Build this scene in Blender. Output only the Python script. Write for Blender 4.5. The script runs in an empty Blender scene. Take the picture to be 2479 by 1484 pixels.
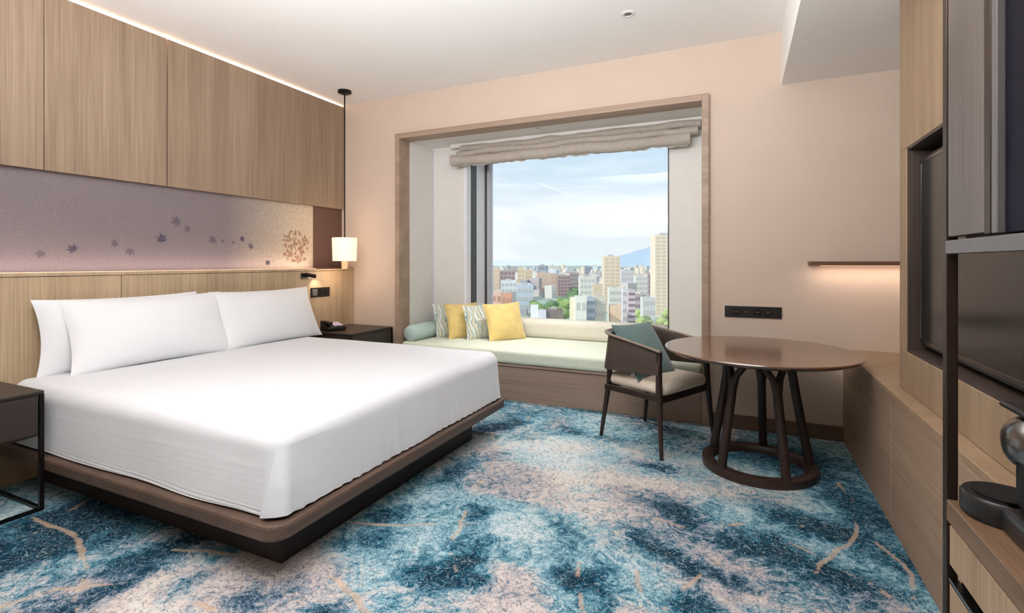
import bpy, bmesh, math, random
import numpy as np
from mathutils import Vector, Matrix, noise as mnoise

random.seed(7)
rng = np.random.default_rng(7)
SC = bpy.context.scene
COL = SC.collection
PI = math.pi

def lin(c):
    return c / 12.92 if c <= 0.04045 else ((c + 0.055) / 1.055) ** 2.4
def rgb(r, g, b, a=1.0):
    return (lin(r / 255), lin(g / 255), lin(b / 255), a)

# ------------------------------------------------------------------ camera
CAM_H = 1.2
YAW = math.atan2(0.4156, 0.9096)
cd = bpy.data.cameras.new('camera')
cam = bpy.data.objects.new('camera', cd)
COL.objects.link(cam)
cam.location = (0, 0, CAM_H)
cam.rotation_euler = (PI / 2, 0, YAW)
cd.sensor_width = 36.0
cd.lens = 1215 / 2479 * 36.0
cd.shift_y = -107 / 2479
cd.clip_start = 0.02
cd.clip_end = 20000
SC.camera = cam

# ------------------------------------------------------------------ world, sun, exposure
SC.view_settings.view_transform = 'Standard'
SC.view_settings.look = 'None'
SC.view_settings.gamma = 1.0
SC.view_settings.use_curve_mapping = False
SC.view_settings.exposure = 0.0

W = bpy.data.worlds.new('sky')
SC.world = W
W.use_nodes = True
nt = W.node_tree
nt.nodes.clear()
def N(t, kind, **kw):
    n = t.nodes.new(kind)
    for k, v in kw.items():
        if hasattr(n, k) and k not in ('Scale',):
            try:
                setattr(n, k, v)
                continue
            except Exception:
                pass
        n.inputs[k].default_value = v
    return n
def ramp(t, stops, interp='LINEAR'):
    r = t.nodes.new('ShaderNodeValToRGB')
    e = r.color_ramp.elements
    r.color_ramp.interpolation = interp
    while len(e) < len(stops):
        e.new(0.5)
    for el, (p, c) in zip(e, stops):
        el.position = p
        el.color = c if len(c) == 4 else (*c, 1)
    return r
tc = N(nt, 'ShaderNodeTexCoord')
sep = N(nt, 'ShaderNodeSeparateXYZ')
nt.links.new(tc.outputs['Generated'], sep.inputs[0])
grad = ramp(nt, [(0.0, rgb(226, 236, 243)), (0.5, rgb(240, 247, 250)), (0.55, rgb(232, 242, 250)),
                 (0.62, rgb(200, 226, 248)), (0.85, rgb(170, 206, 242)), (1.0, rgb(150, 192, 236))])
m1 = N(nt, 'ShaderNodeMath', operation='MULTIPLY_ADD')
m1.inputs[1].default_value = 0.5
m1.inputs[2].default_value = 0.5
nt.links.new(sep.outputs['Z'], m1.inputs[0])
nt.links.new(m1.outputs[0], grad.inputs[0])
mp = N(nt, 'ShaderNodeMapping')
mp.inputs['Scale'].default_value = (1.6, 1.6, 7.5)
mp.inputs['Rotation'].default_value = (0.0, 0.10, 0.0)
mp.inputs['Location'].default_value = (0.35, 0.2, 0.15)
nt.links.new(tc.outputs['Generated'], mp.inputs[0])
cn = N(nt, 'ShaderNodeTexNoise')
cn.inputs['Scale'].default_value = 1.7
cn.inputs['Detail'].default_value = 7
cn.inputs['Roughness'].default_value = 0.52
cn.inputs['Distortion'].default_value = 0.5
nt.links.new(mp.outputs[0], cn.inputs['Vector'])
cr = ramp(nt, [(0.44, (0, 0, 0)), (0.66, (1, 1, 1))])
nt.links.new(cn.outputs['Fac'], cr.inputs[0])
mx = N(nt, 'ShaderNodeMix', data_type='RGBA')
mx.inputs['B'].default_value if False else None
nt.links.new(cr.outputs[0], mx.inputs[0])
nt.links.new(grad.outputs[0], mx.inputs[6])
mx.inputs[7].default_value = (1.02, 1.05, 1.08, 1)
bg = N(nt, 'ShaderNodeBackground')
bg.inputs['Strength'].default_value = 1.08
nt.links.new(mx.outputs[2], bg.inputs['Color'])
wo = N(nt, 'ShaderNodeOutputWorld')
nt.links.new(bg.outputs[0], wo.inputs['Surface'])

def light(name, kind, loc, energy, color=(1, 1, 1), size=1, size_y=None, aim=None, spread=None, parent=None, **kw):
    d = bpy.data.lights.new(name, kind)
    d.energy = energy
    d.color = color
    if kind == 'AREA':
        d.size = size
        if size_y is not None:
            d.shape = 'RECTANGLE'
            d.size_y = size_y
        if spread is not None:
            d.spread = spread
    elif kind in ('POINT', 'SPOT'):
        d.shadow_soft_size = size
    for k, v in kw.items():
        setattr(d, k, v)
    o = bpy.data.objects.new(name, d)
    COL.objects.link(o)
    o.location = loc
    if aim is not None:
        o.rotation_euler = (Vector(aim)).to_track_quat('-Z', 'Y').to_euler()
    if parent:
        o.parent = parent
    return o

sun = light('sun', 'SUN', (0, 0, 60), 2.7, (1.0, 0.96, 0.89), aim=(0.55, 0.7, -0.55))
sun.data.angle = 0.01
light('fill_uplight', 'AREA', (-0.95, 0.35, 2.0), 206, (0.985, 0.99, 1.0), 2.2, 0.7, aim=(0, 0.36, 1))  # added fill out of view, brightens the ceiling; the room has no such lamp

# ------------------------------------------------------------------ materials
MATS = {}
def new_mat(name):
    m = bpy.data.materials.new(name)
    m.use_nodes = True
    t = m.node_tree
    t.nodes.clear()
    o = t.nodes.new('ShaderNodeOutputMaterial')
    b = t.nodes.new('ShaderNodeBsdfPrincipled')
    t.links.new(b.outputs[0], o.inputs[0])
    MATS[name] = m
    return m, t, b, o

def simple(name, col, rough=0.6, metal=0.0, spec=0.5, var=0.06, scale=12, bump=0.0, bscale=200, sheen=0.0, stretch=(1, 1, 1)):
    """colour with slight procedural variation and optional fine relief"""
    m, t, b, o = new_mat(name)
    tcn = t.nodes.new('ShaderNodeTexCoord')
    mpn = t.nodes.new('ShaderNodeMapping')
    mpn.inputs['Scale'].default_value = stretch
    t.links.new(tcn.outputs['Object'], mpn.inputs[0])
    nz = t.nodes.new('ShaderNodeTexNoise')
    nz.inputs['Scale'].default_value = scale
    nz.inputs['Detail'].default_value = 4
    t.links.new(mpn.outputs[0], nz.inputs['Vector'])
    c = col
    lo = tuple(max(0, x * (1 - var)) for x in c[:3])
    hi = tuple(min(1, x * (1 + var)) for x in c[:3])
    r = ramp(t, [(0.3, lo), (0.7, hi)])
    t.links.new(nz.outputs['Fac'], r.inputs[0])
    t.links.new(r.outputs[0], b.inputs['Base Color'])
    b.inputs['Roughness'].default_value = rough
    b.inputs['Metallic'].default_value = metal
    b.inputs['Specular IOR Level'].default_value = spec
    if sheen:
        b.inputs['Sheen Weight'].default_value = sheen
    if bump:
        n2 = t.nodes.new('ShaderNodeTexNoise')
        n2.inputs['Scale'].default_value = bscale
        n2.inputs['Detail'].default_value = 3
        t.links.new(mpn.outputs[0], n2.inputs['Vector'])
        bp = t.nodes.new('ShaderNodeBump')
        bp.inputs['Strength'].default_value = bump
        bp.inputs['Distance'].default_value = 0.004
        t.links.new(n2.outputs['Fac'], bp.inputs['Height'])
        t.links.new(bp.outputs[0], b.inputs['Normal'])
    return m

def wood(name, c1, c2, c3, axis='Z', rough=0.5, fine=140, coarse=9, spec=0.4):
    """veneer: stripes run along AXIS"""
    m, t, b, o = new_mat(name)
    tcn = t.nodes.new('ShaderNodeTexCoord')
    outs = []
    for s, k in ((fine, 0.012), (coarse, 0.05)):
        mpn = t.nodes.new('ShaderNodeMapping')
        sc = [s, s, s]
        sc['XYZ'.index(axis)] = s * k
        mpn.inputs['Scale'].default_value = sc
        t.links.new(tcn.outputs['Object'], mpn.inputs[0])
        nz = t.nodes.new('ShaderNodeTexNoise')
        nz.inputs['Scale'].default_value = 1.0
        nz.inputs['Detail'].default_value = 3
        nz.inputs['Roughness'].default_value = 0.6
        t.links.new(mpn.outputs[0], nz.inputs['Vector'])
        outs.append(nz)
    ma = t.nodes.new('ShaderNodeMath')
    ma.operation = 'MULTIPLY_ADD'
    ma.inputs[1].default_value = 0.55
    t.links.new(outs[0].outputs['Fac'], ma.inputs[0])
    mb = t.nodes.new('ShaderNodeMath')
    mb.operation = 'MULTIPLY'
    mb.inputs[1].default_value = 0.45
    t.links.new(outs[1].outputs['Fac'], mb.inputs[0])
    t.links.new(mb.outputs[0], ma.inputs[2])
    r = ramp(t, [(0.34, c1), (0.5, c2), (0.66, c3)])
    t.links.new(ma.outputs[0], r.inputs[0])
    t.links.new(r.outputs[0], b.inputs['Base Color'])
    b.inputs['Roughness'].default_value = rough
    b.inputs['Specular IOR Level'].default_value = spec
    bp = t.nodes.new('ShaderNodeBump')
    bp.inputs['Strength'].default_value = 0.15
    bp.inputs['Distance'].default_value = 0.001
    t.links.new(outs[0].outputs['Fac'], bp.inputs['Height'])
    t.links.new(bp.outputs[0], b.inputs['Normal'])
    return m

def emit(name, col, strength, mix=None):
    m, t, b, o = new_mat(name)
    b.inputs['Base Color'].default_value = col
    b.inputs['Emission Color'].default_value = col
    b.inputs['Emission Strength'].default_value = strength
    return m

M_wall = simple('wall_paint', rgb(203, 184, 168), 0.85, var=0.02, scale=3, bump=0.05, bscale=300)
M_ceil = simple('ceiling_paint', rgb(243, 240, 237), 0.9, var=0.01, scale=2)
M_bay = simple('bay_paint', rgb(224, 220, 215), 0.7, var=0.02)
M_veneer = wood('oak_veneer', rgb(126, 105, 86), rgb(146, 124, 103), rgb(163, 141, 121))
M_veneer2 = wood('oak_veneer_lower', rgb(152, 130, 104), rgb(176, 153, 124), rgb(194, 172, 144))
M_veneerH = wood('oak_veneer_cabinet', rgb(128, 106, 88), rgb(150, 126, 106), rgb(168, 144, 122), axis='Y', rough=0.55)
M_seatwood = wood('window_seat_wood', rgb(126, 106, 92), rgb(146, 124, 109), rgb(160, 140, 124), axis='X', rough=0.55)
M_tvwood = wood('oak_veneer_tv_wall', rgb(128, 105, 80), rgb(149, 125, 100), rgb(166, 142, 117))
M_trim = wood('window_surround_wood', rgb(138, 116, 100), rgb(160, 136, 118), rgb(176, 152, 134), axis='X', rough=0.5)
M_base = wood('baseboard_wood', rgb(92, 72, 58), rgb(112, 90, 74), rgb(126, 104, 86), axis='X', rough=0.55)
M_dark = wood('espresso_wood', rgb(30, 20, 17), rgb(42, 29, 24), rgb(54, 38, 32), axis='Z', rough=0.38, fine=120)
M_ring = wood('espresso_wood_ring', rgb(34, 22, 18), rgb(48, 32, 27), rgb(60, 42, 36), axis='X', rough=0.4, fine=80)
M_tabletop = wood('walnut_top', rgb(86, 54, 35), rgb(106, 69, 44), rgb(124, 84, 54), axis='X', rough=0.22, fine=90, spec=0.6)
_b = next(n for n in M_tabletop.node_tree.nodes if n.type == 'BSDF_PRINCIPLED')
_b.inputs['Coat Weight'].default_value = 0.6
_b.inputs['Coat Roughness'].default_value = 0.14
M_slab = wood('minibar_counter_wood', rgb(84, 64, 48), rgb(104, 80, 60), rgb(120, 94, 72), axis='Y', rough=0.4)
M_platform = wood('bed_platform_wood', rgb(66, 50, 42), rgb(84, 66, 56), rgb(98, 78, 66), axis='Y', rough=0.45)
M_plinth = simple('dark_plinth', rgb(40, 31, 27), 0.6)
M_linen = simple('white_linen', rgb(212, 213, 217), 0.85, var=0.012, scale=8, bump=0.12, bscale=500, sheen=0.2)
M_pillow = simple('white_pillow_cotton', rgb(226, 227, 230), 0.85, var=0.008, scale=6, bump=0.08, bscale=400, sheen=0.2)
M_nstop = simple('dark_nightstand', rgb(46, 37, 33), 0.4, var=0.15, scale=30, stretch=(1, 8, 1))
M_black = simple('black_metal', rgb(26, 22, 21), 0.35, metal=0.6, var=0.1)
M_bronze = simple('bronze_metal', rgb(60, 48, 42), 0.4, metal=0.7, var=0.1)
M_plastic = simple('black_plastic', rgb(20, 19, 20), 0.35, var=0.1)
M_gloss = simple('black_gloss', rgb(12, 12, 14), 0.12, var=0.1)
M_screen = simple('tv_screen', rgb(30, 30, 30), 0.18, var=0.05)
M_tvframe = wood('dark_niche_wood', rgb(52, 42, 36), rgb(66, 54, 47), rgb(78, 64, 56), rough=0.5)
M_grey = simple('grey_lacquer', rgb(92, 88, 88), 0.45, var=0.05)
M_greywood = wood('grey_wood_door', rgb(82, 73, 69), rgb(96, 87, 82), rgb(107, 98, 93), axis='Z', rough=0.5)
M_darkglass = simple('dark_tinted_glass', rgb(16, 14, 28), 0.55, spec=0.12, var=0.2)
M_chrome = simple('brushed_steel', rgb(120, 117, 114), 0.25, metal=1.0, var=0.05)
M_seat = simple('pale_green_upholstery', rgb(208, 214, 196), 0.9, var=0.04, scale=40, bump=0.15, bscale=400, sheen=0.2)
M_bolster = simple('cream_upholstery', rgb(220, 214, 200), 0.9, var=0.03, scale=40, bump=0.15, bscale=400, sheen=0.2)
M_roll = simple('mint_upholstery', rgb(184, 206, 200), 0.9, var=0.05, scale=60, bump=0.2, bscale=400, sheen=0.2)
M_yellow = simple('yellow_velvet', rgb(222, 194, 122), 0.85, var=0.12, scale=14, bump=0.2, bscale=300, sheen=0.4)
M_tealcush = simple('teal_grey_cushion', rgb(88, 112, 112), 0.9, var=0.14, scale=40, bump=0.3, bscale=250, sheen=0.3)
M_chairback = simple('taupe_leather', rgb(62, 50, 43), 0.5, var=0.08, scale=40, bump=0.1, bscale=500)
M_railtop = simple('rail_edge_highlight', rgb(128, 112, 98), 0.5)  # paler tone paints the highlight along the chair back's top edge
M_cream = simple('cream_chair_fabric', rgb(214, 200, 182), 0.9, var=0.05, scale=60, bump=0.2, bscale=400, sheen=0.2)
M_blind = simple('taupe_blind_fabric', rgb(176, 166, 156), 0.85, var=0.08, scale=25, bump=0.3, bscale=90)
M_frame = simple('window_frame_dark', rgb(62, 62, 64), 0.45, var=0.04)
M_framew = simple('window_frame_white', rgb(236, 236, 240), 0.5, var=0.02)
M_gasket = simple('pale_grey_frame', rgb(200, 198, 206), 0.5, var=0.03)
M_walnutshelf = wood('shelf_wood', rgb(92, 62, 46), rgb(112, 78, 58), rgb(128, 92, 70), axis='X', rough=0.45)
M_bronzefab = simple('dark_bronze_fabric', rgb(96, 70, 60), 0.7, var=0.1, scale=60, bump=0.3, bscale=200)
M_shade = emit('lamp_shade_lit', rgb(255, 228, 198), 0.78)
M_finial = emit('lamp_finial_lit', rgb(236, 176, 140), 0.45)
M_lens = emit('downlight_lens', rgb(255, 244, 228), 1.2)
M_led = emit('led_strip', rgb(255, 206, 170), 0.7)
M_ledw = emit('reading_lamp_led', rgb(255, 236, 200), 4.0)
M_white = simple('white_plastic', rgb(225, 222, 218), 0.5, var=0.02)
M_icon = simple('plate_icon_grey', rgb(120, 112, 108), 0.5, var=0.02)
M_lavender = simple('phone_face', rgb(190, 180, 205), 0.3, var=0.05)
M_leaf1 = simple('leaf_print_indigo', rgb(78, 70, 84), 0.7, var=0.2, scale=60)
M_leaf2 = simple('leaf_print_grey', rgb(98, 88, 97), 0.7, var=0.2, scale=60)
M_leaf3 = simple('leaf_print_bronze', rgb(158, 124, 98), 0.6, var=0.25, scale=50)

# fabric mural panel: silver-mauve cloth with a metallic shimmer
def mural():
    m, t, b, o = new_mat('mural_fabric')
    tcn = t.nodes.new('ShaderNodeTexCoord')
    n1 = t.nodes.new('ShaderNodeTexNoise'); n1.inputs['Scale'].default_value = 150; n1.inputs['Detail'].default_value = 5
    n2 = t.nodes.new('ShaderNodeTexNoise'); n2.inputs['Scale'].default_value = 1.3; n2.inputs['Detail'].default_value = 3
    t.links.new(tcn.outputs['Object'], n1.inputs['Vector'])
    t.links.new(tcn.outputs['Object'], n2.inputs['Vector'])
    r1 = ramp(t, [(0.3, rgb(114, 103, 106)), (0.7, rgb(134, 123, 125))])
    t.links.new(n1.outputs['Fac'], r1.inputs[0])
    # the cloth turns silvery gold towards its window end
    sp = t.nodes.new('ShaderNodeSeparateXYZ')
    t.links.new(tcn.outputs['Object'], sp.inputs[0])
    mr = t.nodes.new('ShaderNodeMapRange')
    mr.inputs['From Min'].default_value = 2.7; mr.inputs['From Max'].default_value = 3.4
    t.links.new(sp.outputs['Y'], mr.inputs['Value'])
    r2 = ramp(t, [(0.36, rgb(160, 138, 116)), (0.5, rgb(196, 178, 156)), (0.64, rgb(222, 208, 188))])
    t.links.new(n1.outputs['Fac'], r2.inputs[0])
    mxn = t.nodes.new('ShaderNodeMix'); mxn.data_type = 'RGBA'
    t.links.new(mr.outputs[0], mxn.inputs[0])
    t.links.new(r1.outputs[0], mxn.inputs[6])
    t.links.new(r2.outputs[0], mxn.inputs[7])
    t.links.new(mxn.outputs[2], b.inputs['Base Color'])
    b.inputs['Roughness'].default_value = 0.55
    bp = t.nodes.new('ShaderNodeBump'); bp.inputs['Strength'].default_value = 0.3; bp.inputs['Distance'].default_value = 0.002
    t.links.new(n1.outputs['Fac'], bp.inputs['Height'])
    t.links.new(bp.outputs[0], b.inputs['Normal'])
    return m
M_mural = mural()

def patterned():
    m, t, b, o = new_mat('blue_wave_pattern_fabric')
    tcn = t.nodes.new('ShaderNodeTexCoord')
    wv = t.nodes.new('ShaderNodeTexWave')
    wv.inputs['Scale'].default_value = 5
    wv.inputs['Distortion'].default_value = 7
    wv.inputs['Detail'].default_value = 2.5
    wv.inputs['Detail Scale'].default_value = 1.6
    t.links.new(tcn.outputs['Object'], wv.inputs['Vector'])
    r = ramp(t, [(0.15, rgb(226, 224, 212)), (0.42, rgb(168, 196, 198)), (0.6, rgb(112, 152, 164)), (0.85, rgb(214, 206, 178))])
    t.links.new(wv.outputs['Color'], r.inputs[0])
    t.links.new(r.outputs[0], b.inputs['Base Color'])
    b.inputs['Roughness'].default_value = 0.85
    return m
M_pattern = patterned()

def glass_mat():
    m, t, b, o = new_mat('window_glass')
    t.nodes.remove(b)
    tr = t.nodes.new('ShaderNodeBsdfTransparent'); tr.inputs[0].default_value = (0.97, 0.985, 0.985, 1)
    gl = t.nodes.new('ShaderNodeBsdfGlossy'); gl.inputs['Roughness'].default_value = 0.02
    fr = t.nodes.new('ShaderNodeFresnel'); fr.inputs['IOR'].default_value = 1.35
    mxn = t.nodes.new('ShaderNodeMixShader')
    t.links.new(fr.outputs[0], mxn.inputs[0])
    t.links.new(tr.outputs[0], mxn.inputs[1])
    t.links.new(gl.outputs[0], mxn.inputs[2])
    t.links.new(mxn.outputs[0], o.inputs[0])
    return m
M_glass = glass_mat()

# ------------------------------------------------------------------ helpers
def link(o):
    COL.objects.link(o)
    return o
def tag(o, label=None, cat=None, group=None, kind=None):
    if label: o['label'] = label
    if cat: o['category'] = cat
    if group: o['group'] = group
    if kind: o['kind'] = kind
    return o
def thing(name, label, cat, loc=(0, 0, 0), rotz=0.0, group=None):
    o = link(bpy.data.objects.new(name, None))
    o.empty_display_size = 0.1
    o.location = loc
    o.rotation_euler = (0, 0, rotz)
    return tag(o, label, cat, group)
def obj(name, bm, mat, parent=None, smooth=False, origin=None, kind=None):
    if origin is not None:
        bmesh.ops.translate(bm, verts=bm.verts, vec=-Vector(origin))
    bmesh.ops.recalc_face_normals(bm, faces=bm.faces)
    me = bpy.data.meshes.new(name)
    bm.to_mesh(me)
    bm.free()
    me.materials.append(mat)
    if smooth:
        me.polygons.foreach_set('use_smooth', [True] * len(me.polygons))
        try:
            me.set_sharp_from_angle(angle=math.radians(50))
        except Exception:
            pass
    o = link(bpy.data.objects.new(name, me))
    if origin is not None:
        o.location = origin
    if parent is not None:
        o.parent = parent
    if kind: o['kind'] = kind
    return o
def struct(name, bm, mat, parent=None, smooth=False, label=None):
    o = obj(name, bm, mat, parent, smooth)
    if parent is None:
        o['kind'] = 'structure'
        if label: o['label'] = label
    return o
def BM():
    return bmesh.new()
def box(x0, x1, y0, y1, z0, z1, bev=0.0, seg=2, bm=None):
    own = bmesh.new()
    v = [own.verts.new((x, y, z)) for x in (x0, x1) for y in (y0, y1) for z in (z0, z1)]
    for f in ((0, 1, 3, 2), (4, 6, 7, 5), (0, 4, 5, 1), (2, 3, 7, 6), (0, 2, 6, 4), (1, 5, 7, 3)):
        own.faces.new([v[i] for i in f])
    bmesh.ops.recalc_face_normals(own, faces=own.faces)
    if bev > 0:
        bmesh.ops.bevel(own, geom=list(own.edges), offset=bev, segments=seg, affect='EDGES', profile=0.5)
    return join(bm, own)
def join(bm, own):
    if bm is None:
        return own
    me = bpy.data.meshes.new('tmp')
    own.to_mesh(me)
    own.free()
    bm.from_mesh(me)
    bpy.data.meshes.remove(me)
    return bm
def rbox(cx, cy, cz, sx, sy, sz, r, n=10, nz=None, fn=None, bm=None):
    """rounded soft box (full sizes sx, sy, sz), evenly gridded, with a displacement function"""
    own = bmesh.new()
    nz = nz or n
    hx, hy, hz = sx / 2, sy / 2, sz / 2
    r = min(r, hx, hy, hz)
    cache = {}
    def pt(a, b, c):
        k = (round(a, 5), round(b, 5), round(c, 5))
        if k in cache:
            return cache[k]
        p = Vector((a * hx, b * hy, c * hz))
        q = Vector((max(-hx + r, min(hx - r, p.x)), max(-hy + r, min(hy - r, p.y)), max(-hz + r, min(hz - r, p.z))))
        d = p - q
        if d.length > 1e-9:
            p = q + d.normalized() * r
        if fn:
            p = fn(p)
        cache[k] = own.verts.new((p.x + cx, p.y + cy, p.z + cz))
        return cache[k]
    def spaced(m, half):
        # denser near the rounded rims
        out = []
        rr = r / half
        ne = max(3, m // 4)
        for i in range(ne): out.append(-1 + rr * (i / ne))
        nm = max(2, m - 2 * ne)
        for i in range(nm + 1): out.append(-1 + rr + (2 - 2 * rr) * i / nm)
        for i in range(1, ne + 1): out.append(1 - rr + rr * (i / ne))
        res = []
        for v in out:
            if not res or v - res[-1] > 1e-6: res.append(v)
        return res
    gx, gy, gz = spaced(n, hx), spaced(n, hy), spaced(nz, hz)
    def face(f, g1, g2):
        for i in range(len(g1) - 1):
            for j in range(len(g2) - 1):
                vs = [f(g1[i], g2[j]), f(g1[i + 1], g2[j]), f(g1[i + 1], g2[j + 1]), f(g1[i], g2[j + 1])]
                if len(set(vs)) == 4:
                    try: own.faces.new(vs)
                    except ValueError: pass
    for s in (-1, 1):
        face(lambda a, b: pt(a, b, s), gx, gy)
        face(lambda a, b: pt(a, s, b), gx, gz)
        face(lambda a, b: pt(s, a, b), gy, gz)
    return join(bm, own)
def tube(pts, rad, seg=12, bm=None, flat=(1, 1)):
    """tapered tube along points; rad is a number or one per point"""
    own = bmesh.new()
    pts = [Vector(p) for p in pts]
    if not hasattr(rad, '__len__'):
        rad = [rad] * len(pts)
    rings = []
    up = None
    for i, p in enumerate(pts):
        d = (pts[min(i + 1, len(pts) - 1)] - pts[max(i - 1, 0)]).normalized()
        if up is None:
            up = Vector((0, 0, 1)) if abs(d.z) < 0.9 else Vector((1, 0, 0))
        a = d.cross(up).normalized()
        b = d.cross(a).normalized()
        up = -b if (-b).dot(up) > 0 else b
        rings.append([own.verts.new(p + (a * math.cos(2 * PI * k / seg) * flat[0] + b * math.sin(2 * PI * k / seg) * flat[1]) * rad[i]) for k in range(seg)])
    for r0, r1 in zip(rings, rings[1:]):
        for k in range(seg):
            own.faces.new((r0[k], r0[(k + 1) % seg], r1[(k + 1) % seg], r1[k]))
    own.faces.new(rings[0][::-1])
    own.faces.new(rings[-1])
    return join(bm, own)
def lathe(prof, seg=48, c=(0, 0, 0), bm=None, caps=True):
    """prof: list of (radius, z)"""
    own = bmesh.new()
    rings = []
    for r, z in prof:
        rings.append([own.verts.new((c[0] + r * math.cos(2 * PI * k / seg), c[1] + r * math.sin(2 * PI * k / seg), c[2] + z)) for k in range(seg)])
    for r0, r1 in zip(rings, rings[1:]):
        for k in range(seg):
            own.faces.new((r0[k], r0[(k + 1) % seg], r1[(k + 1) % seg], r1[k]))
    if caps:
        own.faces.new(rings[0][::-1])
        own.faces.new(rings[-1])
    return join(bm, own)
def xf(bm, mat):
    bmesh.ops.transform(bm, matrix=mat, verts=bm.verts)
    return bm
def pillow_bm(w, h, t, n=26, ear=0.07, seed=0, wr=0.006, power=0.55):
    """soft pillow standing in the XZ plane, thickness along Y, base at z=0"""
    bm = bmesh.new()
    grid = {}
    for s in (-1, 1):
        for i in range(n + 1):
            for j in range(n + 1):
                u = -1 + 2 * i / n
                v = -1 + 2 * j / n
                u = math.sin(u * PI / 2) * 0.5 + u * 0.5
                v = math.sin(v * PI / 2) * 0.5 + v * 0.5
                edge = i in (0, n) or j in (0, n)
                if edge and s == 1:
                    grid[(s, i, j)] = grid[(-1, i, j)]
                    continue
                x = u * w / 2 * (1 - ear * (1 - v * v))
                z = v * h / 2 * (1 - ear * (1 - u * u))
                q = max(0.0, (1 - u * u)) * max(0.0, (1 - v * v))
                y = 0 if edge else s * t / 2 * q ** power * 1.0
                if not edge:
                    y += s * wr * mnoise.noise(Vector((u * 2.6 + seed, v * 2.6, s * 3 + seed))) * (q ** 0.3)
                grid[(s, i, j)] = bm.verts.new((x, y, z + h / 2))
    for s in (-1, 1):
        for i in range(n):
            for j in range(n):
                vs = [grid[(s, i, j)], grid[(s, i + 1, j)], grid[(s, i + 1, j + 1)], grid[(s, i, j + 1)]]
                bm.faces.new(vs if s < 0 else vs[::-1])
    return bm
def floor_at(px, py):
    """floor point seen at a photograph position (used to read the carpet's print off the photo)"""
    u = (px - 1239.5) / 1215.0
    z = CAM_H * 1215.0 / (py - 635.0)
    return ((0.9096 * u - 0.4156) * z, (0.4156 * u + 0.9096) * z)

# ------------------------------------------------------------------ room measures
XL = -3.717          # face of the wood panels on the left wall
YB = 3.98            # window wall
ZC = 2.815           # ceiling
XH = -3.586          # headboard face
XR = 1.25            # right wall behind the desk
YR = -1.9            # rear wall

# ------------------------------------------------------------------ carpet
def vnoise(X, Y, scale, seed):
    g = np.random.default_rng(seed).random((128, 128))
    x = X * scale + 40.3
    y = Y * scale + 40.7
    xi = np.floor(x).astype(int); yi = np.floor(y).astype(int)
    fx = x - xi; fy = y - yi
    fx = fx * fx * (3 - 2 * fx); fy = fy * fy * (3 - 2 * fy)
    a = g[xi % 128, yi % 128]; b = g[(xi + 1) % 128, yi % 128]
    c = g[xi % 128, (yi + 1) % 128]; d = g[(xi + 1) % 128, (yi + 1) % 128]
    return (a * (1 - fx) + b * fx) * (1 - fy) + (c * (1 - fx) + d * fx) * fy

DARK = [(1163, 1037, 48, 13, .9), (1240, 1028, 40, 10, .8), (1395, 1044, 30, 12, .8), (1279, 1061, 30, 7, .6), (1510, 1062, 50, 7, .4),
        (1574, 1129, 62, 13, .8), (1623, 1228, 100, 26, .8), (1371, 1279, 42, 30, .75), (1143, 1247, 36, 24, .8), (1152, 1338, 66, 36, 1.1),
        (1129, 1402, 34, 18, .8), (1380, 1390, 26, 34, .8), (1440, 1414, 46, 36, .8), (1684, 1388, 46, 30, .95), (1565, 1303, 22, 24, .7),
        (1608, 1338, 34, 16, .7), (1778, 1318, 90, 34, .9), (1995, 1279, 80, 28, 1.0), (1790, 1408, 34, 24, .8), (2030, 1400, 80, 40, .9),
        (1690, 1463, 60, 24, .9), (2116, 1250, 60, 60, .8), (2240, 1400, 50, 60, .8), (934, 1249, 60, 20, .95), (895, 1312, 80, 24, .8),
        (1026, 1389, 80, 44, 1.1), (799, 1476, 40, 20, .9), (218, 1457, 110, 30, 1.0), (58, 1350, 120, 50, .9), (290, 1220, 130, 45, .9),
        (474, 1307, 100, 22, .9), (310, 1380, 80, 26, .6), (460, 1420, 40, 26, .7), (629, 1450, 90, 30, .6), (1140, 1120, 46, 20, .5),
        (1090, 1145, 40, 18, .7), (1900, 1310, 40, 20, .6), (1960, 1120, 160, 40, .55), (1800, 1090, 160, 30, .5), (1420, 1480, 60, 20, .6), (120, 1250, 80, 22, .6)]
LIGHT = [(1361, 1082, 90, 26, .9), (1390, 1134, 80, 36, 1.0), (1400, 1211, 110, 26, .8), (1262, 1275, 76, 46, 1.0), (1450, 1168, 90, 18, .7),
         (1584, 1174, 80, 16, .7), (1245, 1378, 70, 30, .8), (1250, 1460, 120, 40, .9), (1500, 1462, 60, 40, .6), (1800, 1440, 120, 40, .8),
         (1230, 1080, 80, 16, .8), (1040, 1190, 60, 18, .5), (310, 1312, 70, 24, .7), (363, 1430, 60, 26, .7), (720, 1340, 80, 26, .6),
         (900, 1440, 90, 30, .6), (60, 1240, 60, 20, .6), (1600, 1400, 60, 24, .5), (1180, 1210, 60, 16, .5), (560, 1380, 80, 18, .4),
         (1860, 1160, 50, 30, .5), (1450, 1330, 50, 30, .3), (640, 1410, 30, 14, .3), (2150, 1460, 50, 22, .4)]
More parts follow.
